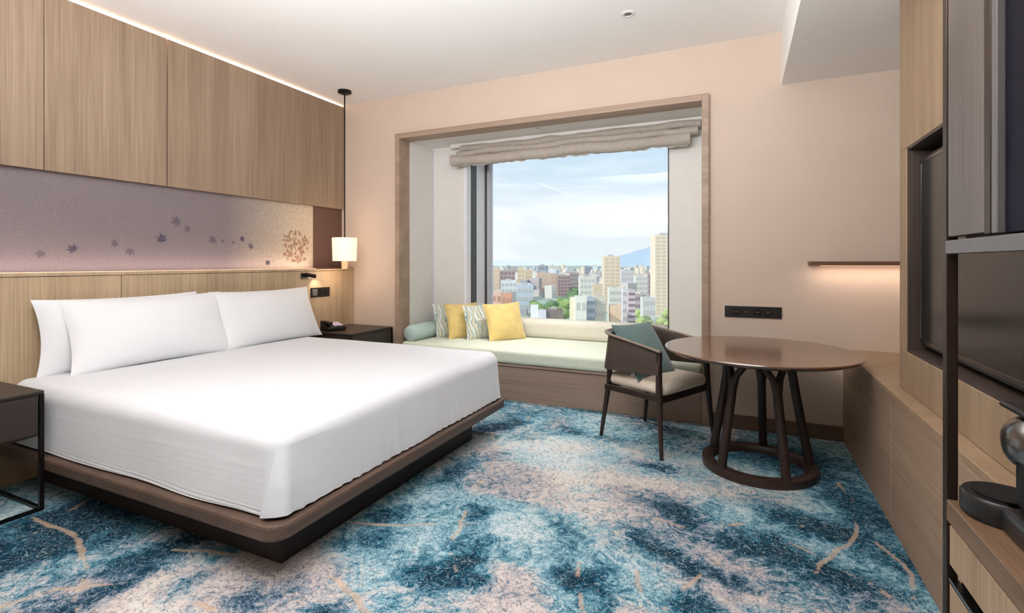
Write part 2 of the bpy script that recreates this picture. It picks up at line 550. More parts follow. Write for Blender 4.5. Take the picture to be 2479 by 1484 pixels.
VINES = [[(1206, 985), (1190, 1030), (1202, 1090), (1190, 1140), (1140, 1200), (1113, 1239), (1101, 1331), (1117, 1400)],
         [(2030, 1170), (2078, 1230), (2083, 1279), (2054, 1327), (2000, 1366), (1966, 1385)],
         [(2121, 1313), (2179, 1366), (2199, 1390), (2204, 1450)], [(2194, 1337), (2184, 1376)],
         [(1894, 1298), (2005, 1361), (2112, 1419), (2200, 1480)],
         [(90, 1250), (140, 1273), (194, 1312), (208, 1375), (194, 1423), (165, 1484)], [(-40, 1350), (97, 1283)],
         [(150, 1240), (184, 1230), (242, 1195)], [(745, 1375), (847, 1447), (900, 1500)], [(1408, 1360), (1405, 1376), (1400, 1490)],
         [(1753, 1366), (1681, 1410), (1600, 1470)], [(436, 1447), (508, 1481)], [(-20, 1480), (145, 1428), (290, 1418)],
         [(823, 1264), (1000, 1272), (1157, 1267)], [(1545, 1245), (1657, 1269), (1947, 1274)], [(1500, 1290), (1560, 1430)],
         [(420, 1330), (560, 1350)], [(1290, 1000), (1275, 1040), (1285, 1090)]]
def carpet():
    x0, x1, y0, y1, st = -3.9, 1.3, 0.0, 4.2, 0.012
    xs = np.arange(x0, x1 + st, st); ys = np.arange(y0, y1 + st, st)
    X, Y = np.meshgrid(xs, ys, indexing='ij')
    wx = X + 0.10 * (vnoise(X, Y, 5, 11) - .5) + 0.05 * (vnoise(X, Y, 13, 12) - .5)
    wy = Y + 0.10 * (vnoise(X, Y, 5, 13) - .5) + 0.05 * (vnoise(X, Y, 13, 14) - .5)
    D = np.zeros_like(X); L = np.zeros_like(X); PK = np.zeros_like(X); V = np.zeros_like(X)
    for tgt, lst in ((D, DARK), (L, LIGHT)):
        for px, py, rx, ry, s in lst:
            cx, cy = floor_at(px, py)
            z = CAM_H * 1215 / (py - 635)
            rr = rx * z / 1215 * 1.15                       # across the view
            za = CAM_H * 1215 / (py + ry - 635); zb = CAM_H * 1215 / (max(py - ry, 700) - 635)
            rd = (zb - za) / 2 * 1.15                       # along the view
            u = (px - 1239.5) / 1215
            dv = np.array([0.9096 * u - 0.4156, 0.4156 * u + 0.9096]); dv /= np.linalg.norm(dv)
            dx = wx - cx; dy = wy - cy
            a = (dx * dv[0] + dy * dv[1]) / max(rd, .04)
            b = (dx * 0.9096 + dy * 0.4156) / max(rr, .04)
            gs = s * np.exp(-1.1 * (a * a + b * b))
            tgt += gs
            if tgt is L and (py > 1300 or 1150 < py < 1200): PK += gs
    for ln in VINES:
        P = [floor_at(*p) for p in ln]
        for (ax, ay), (bx, by) in zip(P, P[1:]):
            ex, ey = bx - ax, by - ay
            t = np.clip(((wx - ax) * ex + (wy - ay) * ey) / (ex * ex + ey * ey + 1e-9), 0, 1)
            d = np.hypot((wx + X) / 2 - ax - t * ex, (wy + Y) / 2 - ay - t * ey)
            V = np.maximum(V, np.exp(-(d / 0.011) ** 2))
    ns = vnoise(X, Y, 2.2, 21) * .5 + vnoise(X, Y, 5.1, 22) * .3 + vnoise(X, Y, 11, 23) * .2
    tone = np.clip(0.53 + 0.7 * (ns - .5) + 0.28 * np.minimum(L, 1.1) - 0.50 * np.minimum(D, 1.0), 0, 1)
    pink = np.clip(vnoise(X, Y, 1.7, 31) * .6 + vnoise(X, Y, 4.3, 32) * .4 + .32 * PK - .12 * (L - PK), 0, 1)
    nx, ny = X.shape
    me = bpy.data.meshes.new('floor')
    verts = np.stack([X.ravel(), Y.ravel(), np.zeros(X.size)], 1)
    i = np.arange(nx - 1)[:, None] * ny + np.arange(ny - 1)[None, :]
    faces = np.stack([i, i + ny, i + ny + 1, i + 1], -1).reshape(-1, 4)
    me.vertices.add(len(verts)); me.vertices.foreach_set('co', verts.ravel())
    me.loops.add(faces.size); me.loops.foreach_set('vertex_index', faces.ravel().astype(np.int32))
    me.polygons.add(len(faces)); me.polygons.foreach_set('loop_start', np.arange(0, faces.size, 4, dtype=np.int32))
    me.update(calc_edges=True)
    ca = me.color_attributes.new('print', 'FLOAT_COLOR', 'POINT')
    ca.data.foreach_set('color', np.stack([tone.ravel(), pink.ravel(), V.ravel(), np.ones(X.size)], 1).astype(np.float32).ravel())
    m, t, b, o = new_mat('carpet_pile')
    at = t.nodes.new('ShaderNodeAttribute'); at.attribute_name = 'print'
    sp = t.nodes.new('ShaderNodeSeparateColor'); t.links.new(at.outputs['Color'], sp.inputs[0])
    tcn = t.nodes.new('ShaderNodeTexCoord')
    def nz(scale, detail=2, dist=0.0, rough=0.5):
        n = t.nodes.new('ShaderNodeTexNoise')
        n.inputs['Scale'].default_value = scale; n.inputs['Detail'].default_value = detail
        n.inputs['Distortion'].default_value = dist; n.inputs['Roughness'].default_value = rough
        t.links.new(tcn.outputs['Object'], n.inputs['Vector'])
        return n.outputs['Fac']
    def math_(op, a, bb, c=None):
        n = t.nodes.new('ShaderNodeMath'); n.operation = op
        for k, v in enumerate((a, bb, c)):
            if v is None: continue
            if isinstance(v, (int, float)): n.inputs[k].default_value = v
            else: t.links.new(v, n.inputs[k])
        return n.outputs[0]
    rag = math_('MULTIPLY_ADD', nz(11, 7, 2.0, 0.72), 1.5, -0.75)
    rag2 = math_('MULTIPLY_ADD', nz(42, 3, 3.0, 0.6), 0.8, -0.4)
    tone_ = math_('ADD', math_('ADD', sp.outputs[0], rag), rag2)
    cool = ramp(t, [(0.06, rgb(5, 40, 56)), (0.22, rgb(22, 76, 97)), (0.36, rgb(68, 117, 135)), (0.50, rgb(121, 157, 169)), (0.68, rgb(162, 182, 187)), (0.9, rgb(193, 198, 198))])
    warm = ramp(t, [(0.06, rgb(11, 40, 56)), (0.22, rgb(40, 72, 94)), (0.36, rgb(115, 126, 139)), (0.50, rgb(164, 153, 153)), (0.70, rgb(187, 176, 171)), (0.9, rgb(202, 194, 185))])
    t.links.new(tone_, cool.inputs[0]); t.links.new(tone_, warm.inputs[0])
    pk = ramp(t, [(0.58, (0, 0, 0)), (0.80, (1, 1, 1))])
    t.links.new(math_('ADD', sp.outputs[1], math_('MULTIPLY', rag, 0.6)), pk.inputs[0])
    def mix(f, a, bb):
        n = t.nodes.new('ShaderNodeMix'); n.data_type = 'RGBA'
        t.links.new(f, n.inputs[0])
        for k, v in ((6, a), (7, bb)):
            if isinstance(v, tuple): n.inputs[k].default_value = v
            else: t.links.new(v, n.inputs[k])
        return n.outputs[2]
    c = mix(pk.outputs[0], cool.outputs[0], warm.outputs[0])
    # curly scribbled strokes of the print, dark ones and pale ones
    def scrib(scale, seed, w):
        mpn = t.nodes.new('ShaderNodeMapping'); mpn.inputs['Location'].default_value = (seed, seed * 1.7, 0)
        t.links.new(tcn.outputs['Object'], mpn.inputs[0])
        n = t.nodes.new('ShaderNodeTexNoise'); n.inputs['Scale'].default_value = scale; n.inputs['Detail'].default_value = 1.5
        n.inputs['Distortion'].default_value = 2.2
        t.links.new(mpn.outputs[0], n.inputs['Vector'])
        a = math_('ABSOLUTE', math_('SUBTRACT', n.outputs['Fac'], 0.5), 0)
        r = ramp(t, [(0.0, (1, 1, 1)), (w, (0, 0, 0))])
        t.links.new(a, r.inputs[0])
        return r.outputs[0]
    c = mix(math_('MULTIPLY', scrib(17, 3.1, 0.04), 0.7), c, rgb(34, 66, 84))
    c = mix(math_('MULTIPLY', scrib(19, 9.4, 0.03), 0.38), c, rgb(190, 208, 214))
    vn = ramp(t, [(0.35, (0, 0, 0)), (0.6, (1, 1, 1))])
    t.links.new(math_('ADD', sp.outputs[2], math_('MULTIPLY', rag2, 0.9)), vn.inputs[0])
    c = mix(math_('MULTIPLY', vn.outputs[0], 0.6), c, rgb(186, 158, 134))
    t.links.new(c, b.inputs['Base Color'])
    b.inputs['Roughness'].default_value = 0.95
    b.inputs['Specular IOR Level'].default_value = 0.15
    bp = t.nodes.new('ShaderNodeBump'); bp.inputs['Strength'].default_value = 0.5; bp.inputs['Distance'].default_value = 0.006
    t.links.new(nz(160, 3, 1.0), bp.inputs['Height']); t.links.new(bp.outputs[0], b.inputs['Normal'])
    me.materials.append(m)
    o = link(bpy.data.objects.new('floor', me))
    o['kind'] = 'structure'
    o['label'] = 'carpeted floor with blue, teal and pink painterly print'
    rest = obj('carpet_underlay', box(-3.95, 1.3, YR - 0.1, 0.0, -0.06, 0.0), m, o)
    obj('floor_slab', box(-3.95, 1.3, 0.0, 4.2, -0.08, -0.004), M_plinth, o)
carpet()

# ------------------------------------------------------------------ walls and ceiling
ceil_o = struct('ceiling', box(-4.1, 1.45, YR - 0.1, YB + 0.1, ZC, ZC + 0.15), M_ceil, label='plain white ceiling')
SOFF = 2.4435
obj('soffit', box(0.256, 1.4, YR, YB, SOFF, ZC), M_ceil, ceil_o)
struct('wall_rear', box(-4.1, 1.45, YR - 0.12, YR, -0.05, ZC), M_wall)
wr_ = struct('wall_right', box(XR, XR + 0.12, YR, YB + 0.1, -0.05, ZC), M_wall)
wl = struct('wall_left', box(-4.05, -3.86, YR, YB + 0.1, -0.05, ZC), M_wall)
# wall of the window bay: pieces around the opening
BX0, BX1, BZT = -2.991, -0.265, 2.39       # bay opening (inside the wooden surround)
SEATZ = 0.315
bm = box(-4.05, BX0 - 0.03, YB, YB + 0.12, -0.05, ZC)
box(BX1 + 0.03, XR + 0.12, YB, YB + 0.12, -0.05, ZC, bm=bm)
box(BX0 - 0.03, BX1 + 0.03, YB, YB + 0.12, BZT + 0.03, ZC, bm=bm)
wb = struct('wall_back', bm, M_wall, label='beige painted window wall')
# bay shell
YI = 4.509                                  # inner face beside the window
YG = 4.99                                   # glass
WX0, WX1 = -2.572, -0.572                   # window opening
obj('bay_return', box(BX0 - 0.12, BX0, YB + 0.12, YI + 0.6, 0.0, BZT + 0.1), M_bay, wb)
obj('bay_return', box(BX1, BX1 + 0.12, YB + 0.12, YI + 0.6, 0.0, BZT + 0.1), M_bay, wb)
obj('bay_ceiling', box(BX0 - 0.12, BX1 + 0.12, YB + 0.12, YI + 0.6, BZT + 0.015, BZT + 0.12), M_bay, wb)
obj('bay_side_panel', box(BX0, WX0, YI, YG + 0.1, 0.0, BZT + 0.02), M_bay, wb)
obj('bay_side_panel', box(WX1, BX1, YI, YG + 0.1, 0.0, BZT + 0.02), M_bay, wb)
obj('bay_head_panel', box(WX0, WX1, YI + .2, YG + 0.1, 2.385, BZT + 0.02), M_bay, wb)
obj('bay_corner_strip', box(BX0, BX0 + 0.012, YI - 0.012, YI, SEATZ, BZT), M_gasket, wb)
# wooden surround of the bay
tr = struct('trim_1', box(-3.040, BX0, YB - 0.045, YB + 0.125, 0.0, 2.439, 0.003), M_trim, label='wooden surround framing the window bay')
obj('right_board', box(BX1, -0.2155, YB - 0.045, YB + 0.125, 0.0, 2.439, 0.003), M_trim, tr)
obj('top_board', box(BX0, BX1, YB - 0.045, YB + 0.125, BZT, 2.439, 0.003), M_trim, tr)
# baseboards
struct('baseboard_back', box(-0.2155, 0.62, YB - 0.014, YB, 0.0, 0.10, 0.003), M_base)
struct('baseboard_back_left', box(XH, -3.040, YB - 0.014, YB, 0.0, 0.10, 0.003), M_base)

# window: frame members and panes
wn = struct('window_1', box(WX0, WX1, YG - 0.05, YG + 0.03, 0.33, 0.50), M_framew, label='wide window over the city behind the bench')
H1 = 2.385
def member(x0, x1, y0, y1, m, nm='frame_member'):
    return obj(nm, box(x0, x1, y0, y1, 0.44, H1, 0.002), m, wn)
# left reveal, stepping back to the pane
member(WX0 - 0.03, WX0 + 0.005, YI - 0.012, YI + 0.08, M_framew)
member(WX0, WX0 + 0.012, YI + 0.08, YI + 0.19, M_frame)
member(WX0, WX0 + 0.008, YI + 0.19, YI + 0.385, M_framew)
member(WX0, WX0 + 0.02, YI + 0.385, YI + 0.415, M_frame)
member(WX0, WX0 + 0.045, YG - 0.07, YG + 0.03, M_gasket)
member(WX1 - 0.006, WX1 + 0.004, YI - 0.004, YI + 0.05, M_frame)
member(WX1 - 0.03, WX1, YG - 0.06, YG + 0.03, M_frame)
obj('window_head', box(WX0, WX1, YG - 0.05, YG + 0.03, 2.345, H1), M_frame, wn)
obj('glass_pane', box(WX0 + 0.04, WX1 - 0.02, YG - 0.01, YG - 0.002, 0.45, 2.36), M_glass, wn)

# left wall: upper wood panels, fabric mural, bronze end panel
seams = [YR + 0.02, -1.24, -0.546, 0.148, 0.842, 1.536, 2.230, 2.924, 3.618, YB]
for a, b_ in zip(seams, seams[1:]):
    g = 0.004 if abs(b_ - 2.23) < 0.01 else (0.002 if abs(b_ - 1.536) < .01 else 0.0008)
    g0 = 0.004 if abs(a - 2.23) < 0.01 else (0.002 if abs(a - 1.536) < .01 else 0.0008)
    obj('wood_panel', box(XL - 0.03, XL, a + g0, b_ - (g if b_ < YB else 0), 1.742, 2.792, 0.0012, 1), M_veneer, wl)
obj('panel_batten', box(XL - 0.10, XL - 0.035, YR, YB, 1.742, 2.62), M_plinth, wl)
mur = obj('mural_panel', box(-3.86, -3.752, YR, 3.60, 1.10, 1.80), M_mural, wl)
obj('bronze_end_panel', box(-3.86, -3.748, 3.60, YB, 1.10, 1.80), M_bronzefab, wl)

MAPLE = [(90, 1), (80, .6), (72, .66), (60, .42), (46, .95), (36, .58), (24, .62), (12, .36), (-6, .7), (-24, .4), (-50, .34), (-78, .22), (-87, .2), (-89, .62)]
def leaf_bm(r, rot):
    bm = bmesh.new()
    prof = MAPLE + [(180 - a, q) for a, q in MAPLE[::-1][:-1]]
    vs = []
    for a, q in prof:
        q = q * r * random.uniform(.85, 1.12)
        a = math.radians(a) + rot
        vs.append((q * math.cos(a), q * math.sin(a)))
    n = len(vs)
    b0 = [bm.verts.new((0, y, z)) for y, z in vs]
    b1 = [bm.verts.new((0.0012, y, z)) for y, z in vs]
    c1 = bm.verts.new((0.0012, 0, 0))
    for k in range(n):
        bm.faces.new((b1[k], b1[(k + 1) % n], c1))
        bm.faces.new((b0[k], b0[(k + 1) % n], b1[(k + 1) % n], b1[k]))
    return bm
XM = -3.752
def on_mural(px, py):
    u = (px - 1239.5) / 1215
    z = XM / (0.9096 * u - 0.4156)
    return ((0.4156 * u + 0.9096) * z, CAM_H - (py - 635) * z / 1215)
for px, py, r, mm in [(430, 535, .05, M_leaf2), (456, 555, .035, M_leaf2), (392, 581, .045, M_leaf1), (178, 605, .036, M_leaf1), (315, 606, .036, M_leaf2),
                      (280, 588, .03, M_leaf2), (518, 580, .042, M_leaf2), (585, 579, .03, M_leaf1), (609, 595, .034, M_leaf2), (648, 634, .034, M_leaf1),
                      (100, 612, .03, M_leaf2), (540, 582, .02, M_leaf2), (565, 586, .018, M_leaf2)]:
    y, z = on_mural(px, py)
    o = obj('printed_leaf', leaf_bm(r * 1.25, random.uniform(0, 6)), mm, mur)
    o.location = (XM, y, z)
y, z = on_mural(716, 597)
bm = bmesh.new()
for k in range(80):
    a = random.uniform(0, 6.28); q = .15 * math.sqrt(random.random())
    lf = leaf_bm(random.uniform(.016, .030), random.uniform(0, 6))
    bmesh.ops.translate(lf, verts=lf.verts, vec=(random.uniform(0, .0015), q * math.cos(a), q * math.sin(a)))
    join(bm, lf)
o = obj('leaf_roundel', bm, M_leaf3, mur)
o.location = (XM, y, z)

# headboard: lower panelling, ledge with a light strip
hb = thing('headboard', 'oak headboard panelling running along the wall behind the bed', 'headboard', (XH, 2.2, 0))
def hbox(x0, x1, y0, y1, z0, z1, bev=0.002):
    return box(x0 - XH, x1 - XH, y0 - 2.2, y1 - 2.2, z0, z1, bev, 1)
for a, b_ in [(YR + .02, -0.6), (-0.6, 0.64), (0.64, 1.873), (1.873, 3.11), (3.11, YB)]:
    obj('panel', hbox(XH - 0.03, XH, a + .002, b_ - .002, 0.0, 1.118), M_veneer2, hb)
obj('ledge', hbox(-3.75, XH + 0.004, YR + .02, YB, 1.120, 1.138), M_veneer2, hb)
obj('backing', hbox(-3.75, XH - 0.032, YR + .02, YB, 0.0, 1.118, 0), M_plinth, hb)
obj('light_strip', hbox(-3.70, -3.69, YR + .05, 3.58, 1.139, 1.143, 0), M_led, hb)
light('headboard_strip_light', 'AREA', (-3.68, 1.6, 1.15), 4.0, (1.0, 0.76, 0.68), 3.9, 0.03, aim=(-0.35, 0, 1)).rotation_euler.z += 0
bpy.data.objects['headboard_strip_light'].rotation_euler = Matrix(((0, 0.94, 0.34), (1, 0, 0), (0, 0.34, -0.94))).to_euler()
# cove behind the top of the wood panels washing the ceiling
cove = light('cove_light', 'AREA', (-3.80, 1.2, 2.70), 38, (1.0, 0.82, 0.64), 5.4, 0.08)
cove.rotation_euler = (PI, 0, PI / 2)

# ------------------------------------------------------------------ right wall: TV wall, counter, shelf
XT = 0.678
TY0, TY1, TZ0, TZ1 = 1.35, 2.797, 0.797, 1.716
obj('veneer_panel', box(XT, XT + 0.3, -0.2, 2.907, TZ1, SOFF, 0.002, 1), M_tvwood, wr_)
obj('veneer_panel', box(XT, XT + 0.3, -0.2, 2.907, 0.6185, TZ0, 0.002, 1), M_tvwood, wr_)
obj('veneer_panel', box(XT, XT + 0.3, TY1, 2.907, TZ0, TZ1, 0.002, 1), M_tvwood, wr_)
obj('veneer_panel', box(XT, XT + 0.3, -0.2, TY0, TZ0, TZ1, 0.002, 1), M_tvwood, wr_)
nb = BM()
box(XT + 0.002, XT + 0.12, TY0, TY0 + 0.012, TZ0, TZ1, bm=nb); box(XT + 0.002, XT + 0.12, TY1 - 0.012, TY1, TZ0, TZ1, bm=nb)
box(XT + 0.002, XT + 0.12, TY0, TY1, TZ0, TZ0 + 0.012, bm=nb); box(XT + 0.002, XT + 0.12, TY0, TY1, TZ1 - 0.012, TZ1, bm=nb)
box(XT + 0.11, XT + 0.12, TY0, TY1, TZ0, TZ1, bm=nb)
obj('niche_lining', nb, M_tvframe, wr_)
tv = thing('television', 'wide dark television set in the niche of the wood wall', 'television', (0.735, 2.07, 0.80))
obj('housing', box(-0.006, 0.05, -0.70, 0.708, 0.03, 0.865, 0.004), M_plastic, tv)
obj('bezel', (lambda b: (box(-0.014, 0.0, -0.70, 0.708, 0.045, 0.062, .001, 1, b), box(-0.014, 0.0, -0.70, 0.708, 0.835, 0.85, .001, 1, b),
                         box(-0.014, 0.0, -0.70, -0.69, 0.045, 0.85, .001, 1, b), box(-0.014, 0.0, 0.698, 0.708, 0.045, 0.85, .001, 1, b), b)[-1])(BM()), M_chrome, tv)
obj('screen', box(-0.012, -0.006, -0.69, 0.698, 0.062, 0.835), M_screen, tv)

ct = thing('built_in_counter', 'long low oak counter under the television and round table edge', 'counter', (0.62, 2.4, 0))
def cbox(x0, x1, y0, y1, z0, z1, bev=0.002):
    return box(x0 - 0.62, x1 - 0.62, y0 - 2.4, y1 - 2.4, z0, z1, bev, 1)
bm = cbox(0.615, XT + 0.28, 0.2, YB, 0.594, 0.617)
box(XT + 0.28 - 0.62, XR - 0.62, 2.91 - 2.4, YB - 2.4, 0.594, 0.617, bm=bm)
obj('worktop', bm, M_tvwood, ct)
obj('front_panel', cbox(0.62, 0.65, 2.80, YB, 0.0, 0.594), M_veneerH, ct)
obj('front_panel', cbox(0.62, 0.65, 1.40, 2.797, 0.0, 0.594), M_veneerH, ct)
obj('front_panel', cbox(0.62, 0.65, 0.2, 1.397, 0.0, 0.594), M_veneerH, ct)

sh = thing('wall_shelf', 'narrow dark wooden shelf on the wall above the power plate', 'shelf', (0.83, YB, 1.18))
obj('board', box(-0.416, 0.42, -0.14, 0.0, 0.0, 0.026, 0.003), M_walnutshelf, sh)
obj('light_strip', box(-0.35, 0.40, -0.10, -0.085, -0.006, 0.0), M_led, sh)
light('shelf_strip_light', 'AREA', (0.83, YB - 0.08, 1.168), 1.1, (1.0, 0.78, 0.62), 0.75, 0.03, aim=(0, 0.25, -1))

pw = thing('power_plate', 'black horizontal power plate with small icons on the beige wall', 'socket', (0.074, YB, 0.845))
obj('plate', box(-0.184, 0.183, -0.012, 0, -0.04, 0.04, 0.003), M_plastic, pw)
for k, x in enumerate((-0.11, -0.04, 0.03, 0.10)):
    b_ = BM()
    if k % 2 == 0:
        box(x - .022, x + .022, -0.0145, -0.012, -.02, .02, .001, 1, b_)
    else:
        tube([(x, -0.0145, 0), (x, -0.011, 0)], .02, 16, b_)
    sf_ = obj('socket_face', b_, M_gloss, pw)
    b_ = BM()
    for dx in (-.007, .007):
        box(x + dx - .002, x + dx + .002, -0.0152, -0.0140, -.006, .006, bm=b_)
    obj('socket_mark', b_, M_icon, sf_)

# ------------------------------------------------------------------ ceiling fittings
def downlight(x, y, z, label, r=0.035, energy=0):
    t_ = thing('downlight', label, 'light', (x, y, z))
    obj('trim_ring', lathe([(r * .75, -0.001), (r * .78, -0.006), (r * 1.2, -0.004), (r * 1.25, 0.0)], 32), M_white, t_, True)
    obj('lens', lathe([(r * .05, -.002), (r * .76, -0.002), (r * .76, 0.0)], 32), M_chrome, t_)
downlight(-0.67, 3.28, ZC, 'small round recessed downlight in the white ceiling')
light('downlight_beam', 'SPOT', (-0.67, 3.28, ZC - .02), 42, (1.0, 0.98, 0.96), 0.05, aim=(-.10, -.15, -1), spot_size=1.1, spot_blend=1.0)
downlight(-1.653, 4.19, BZT + 0.015, 'tiny round fitting in the ceiling of the window bay', 0.02)
light('bay_beam', 'SPOT', (-1.653, 4.17, BZT - .01), 150, (1.0, 0.99, 0.97), 0.04, aim=(0, -.06, -1), spot_size=1.35, spot_blend=1.0)

# pendant lamp by the bed
PX, PY = -3.40, 3.646
pd = thing('pendant_lamp', 'lit cream drum pendant lamp on a thin dark rod beside the bed', 'lamp', (PX, PY, 1.14))
obj('canopy', lathe([(0.062, 1.675), (0.062, 1.655), (0.05, 1.648), (0.012, 1.645)], 32), M_black, pd, True)
obj('rod', tube([(0, 0, 0.29), (0, 0, 1.65)], 0.0065, 10), M_black, pd, True)
shd = obj('shade', lathe([(0.108, 0.072), (0.114, 0.290), (0.110, 0.290), (0.104, 0.074)], 48, caps=False), M_shade, pd, True)
obj('shade_diffuser', lathe([(0.002, 0.078), (0.105, 0.078), (0.105, 0.074), (0.002, 0.074)], 32, caps=False), M_shade, shd)
obj('shade_lid', lathe([(0.002, 0.286), (0.111, 0.286), (0.111, 0.283), (0.002, 0.283)], 32, caps=False), M_shade, shd)
obj('finial', lathe([(0.022, 0.0), (0.028, 0.01), (0.028, 0.066), (0.022, 0.072)], 20), M_finial, pd, True)
light('pendant_bulb', 'POINT', (PX, PY, 1.06), 2.0, (1.0, 0.76, 0.54), 0.06)
light('pendant_uplight', 'POINT', (PX, PY, 1.56), 1.6, (1.0, 0.76, 0.54), 0.06)

# reading lamp and switch plate on the headboard
rl = thing('reading_lamp', 'small dark swivel reading lamp under the headboard ledge', 'lamp', (XH, 3.356, 1.085))
obj('mount', box(0, 0.012, -0.06, 0.05, -0.035, 0.02, 0.002), M_chrome, rl)
obj('arm', tube([(0.012, -0.03, 0), (0.05, -0.03, 0.0)], 0.006, 10), M_black, rl, True)
rh_ = obj('head', tube([(0.05, -0.05, 0.006), (0.055, 0.055, -0.012)], [0.016, 0.018], 16), M_black, rl, True)
obj('lens', tube([(0.055, 0.056, -0.012), (0.0552, 0.059, -0.0125)], 0.014, 16), M_ledw, rh_)
light('reading_spot', 'SPOT', (XH + 0.056, 3.425, 1.07), 1.6, (1.0, 0.86, 0.64), 0.01, aim=(-0.25, 0.35, -1), spot_size=1.7, spot_blend=0.8)
sw = thing('switch_plate', 'black switch plate on the headboard above the far nightstand', 'switch', (XH, 3.525, 0.922))
obj('plate', box(0, 0.008, -0.115, 0.115, -0.043, 0.043, 0.002), M_plastic, sw)
for k in range(3):
    obj('button', box(0.008, 0.011, -0.10 + k * .07, -0.04 + k * .07, -0.03, 0.03, 0.001, 1), M_grey if k == 0 else M_gloss, sw)

# ------------------------------------------------------------------ bed
bed = thing('bed', 'king size bed with white duvet cover on a dark wooden platform', 'bed', (-2.55, 2.26, 0))
ox, oy = -2.55, 2.26
def rounded_slab(x0, x1, y0, y1, z0, z1, r, bev=0.006):
    """slab with two rounded foot corners and eased upper and lower rims"""
    bm = bmesh.new()
    def outline(d, z):
        pts = []
        for cx, cy, a0 in ((x1 - r, y1 - r, 0), (None, y1 - d, 0), (None, y0 + d, 0), (x1 - r, y0 + r, 3 * PI / 2)):
            if cx is None:
                pts.append((x0, cy)); continue
            for k in range(13):
                a = a0 + k * PI / 24
                pts.append((cx + (r - d) * math.cos(a), cy + (r - d) * math.sin(a)))
        return [bm.verts.new((x, y, z)) for x, y in pts]
    rings = [outline(bev, z0), outline(bev * .3, z0 + bev * .3), outline(0, z0 + bev), outline(0, z1 - bev), outline(bev * .3, z1 - bev * .3), outline(bev, z1)]
    for a, b_ in zip(rings, rings[1:]):
        for k in range(len(a)):
            bm.faces.new((a[k], a[(k + 1) % len(a)], b_[(k + 1) % len(a)], b_[k]))
    bm.faces.new(rings[0][::-1]); bm.faces.new(rings[-1])
    return bm
obj('platform', xf(rounded_slab(XH + .002, -1.508, 1.272, 3.222, 0.185, 0.245, 0.07, 0.012), Matrix.Translation((-ox, -oy, 0))), M_platform, bed)
obj('plinth', box(XH + .05 - ox, -1.66 - ox, 1.43 - oy, 2.99 - oy, 0.0, 0.186, 0.01), M_plinth, bed)
bx0, bx1, by0, by1, bz0, bz1 = XH + 0.01, -1.55, 1.318, 3.205, 0.25, 0.572
obj('mattress', rbox((bx0 + bx1) / 2 - ox, (by0 + by1) / 2 - oy, 0.385, bx1 - bx0 - .05, by1 - by0 - .05, 0.28, 0.04, 8), M_linen, bed, True)
hx_, hy_, hz_ = (bx1 - bx0) / 2, (by1 - by0) / 2, (bz1 - bz0) / 2
def duvet(p):
    tx, ty, tz = p.x / hx_, p.y / hy_, p.z / hz_
    q = p.copy()
    if p.z < 0.02 - hz_ + 0.075:
        ix = max(-hx_ + .075, min(hx_ - .075, p.x)); iy = max(-hy_ + .075, min(hy_ - .075, p.y))
        L_ = math.hypot(p.x - ix, p.y - iy)
        if L_ > 0.022:
            q.x = ix + (p.x - ix) / L_ * 0.075; q.y = iy + (p.y - iy) / L_ * 0.075
    if tz > 0.3:
        q.z += 0.014 * (1 - tx * tx) * (1 - ty * ty) + 0.004 * mnoise.noise(Vector((p.x * 2.2, p.y * 2.2, 3)))
    sag = max(0, (0.6 - tz)) / 1.6
    # foot face: fine hanging pleats; sides: soft drape
    if tx > 0.9:
        q.x += 0.006 * sag * math.sin(p.y * 95 + 2 * mnoise.noise(Vector((p.y * 3, 0, 0)))) + 0.010 * sag * mnoise.noise(Vector((p.y * 3, p.z * 2, 7)))
        q.x += 0.012 * sag
    if abs(ty) > 0.9:
        q.y += math.copysign(0.010 * sag + 0.010 * sag * mnoise.noise(Vector((p.x * 2.5, p.z * 2, 9))), ty)
        if tz < 0.2:
            q.y += math.copysign(0.0012 * math.sin(p.z * 200 + p.x * 4), ty)
    if tz < -0.8:
        q.z += 0.006 * mnoise.noise(Vector((p.x * 3, p.y * 3, 2)))
    return q
dv_ = obj('duvet', rbox((bx0 + bx1) / 2 - ox, (by0 + by1) / 2 - oy, (bz0 + bz1) / 2, 2 * hx_, 2 * hy_, 2 * hz_, 0.075, 120, 36, duvet), M_linen, bed, True)
# tucked fold at the corner of the duvet
fold = bmesh.new()
cx_, cy_ = (bx0 + bx1) / 2 - ox, (by0 + by1) / 2 - oy
czm = (bz0 + bz1) / 2
rows_ = []
for k in range(19):
    f = k / 18
    zl = hz_ - 0.06 - f * (2 * hz_ - 0.070)
    r_ = 0.075
    a_f = -PI / 2 + 0.10 + (1 - f) * 0.65
    path = []
    for q in range(9):
        a = a_f + (0 - a_f) * (q / 8) ** 1.3
        path.append((hx_ - r_ + r_ * math.cos(a), -hy_ + r_ + r_ * math.sin(a), math.cos(a), math.sin(a), 1 - .7 * q / 8))
    path += [(hx_, -hy_ + r_ + .05, 1, 0, .15), (hx_, -hy_ + r_ + .12, 1, 0, .0), (hx_, -hy_ + r_ + .16, 1, 0, -.3)]
    row = []
    inner = None
    for (x, y, nx_, ny_, t_) in path:
        p = duvet(Vector((x, y, zl)))
        off = (0.020 * t_ + 0.001) * min(1, .05 + f * 1.6)
        if inner is None:
            inner = fold.verts.new((p.x + cx_, p.y + cy_ + .004, p.z + czm))
            row.append(inner)
        row.append(fold.verts.new((p.x + nx_ * off + cx_, p.y + ny_ * off + cy_, p.z + czm)))
    rows_.append(row)
for a, b_ in zip(rows_, rows_[1:]):
    for k in range(len(a) - 1):
        fold.faces.new((a[k], a[k + 1], b_[k + 1], b_[k]))
obj('corner_fold', fold, M_linen, dv_, True)

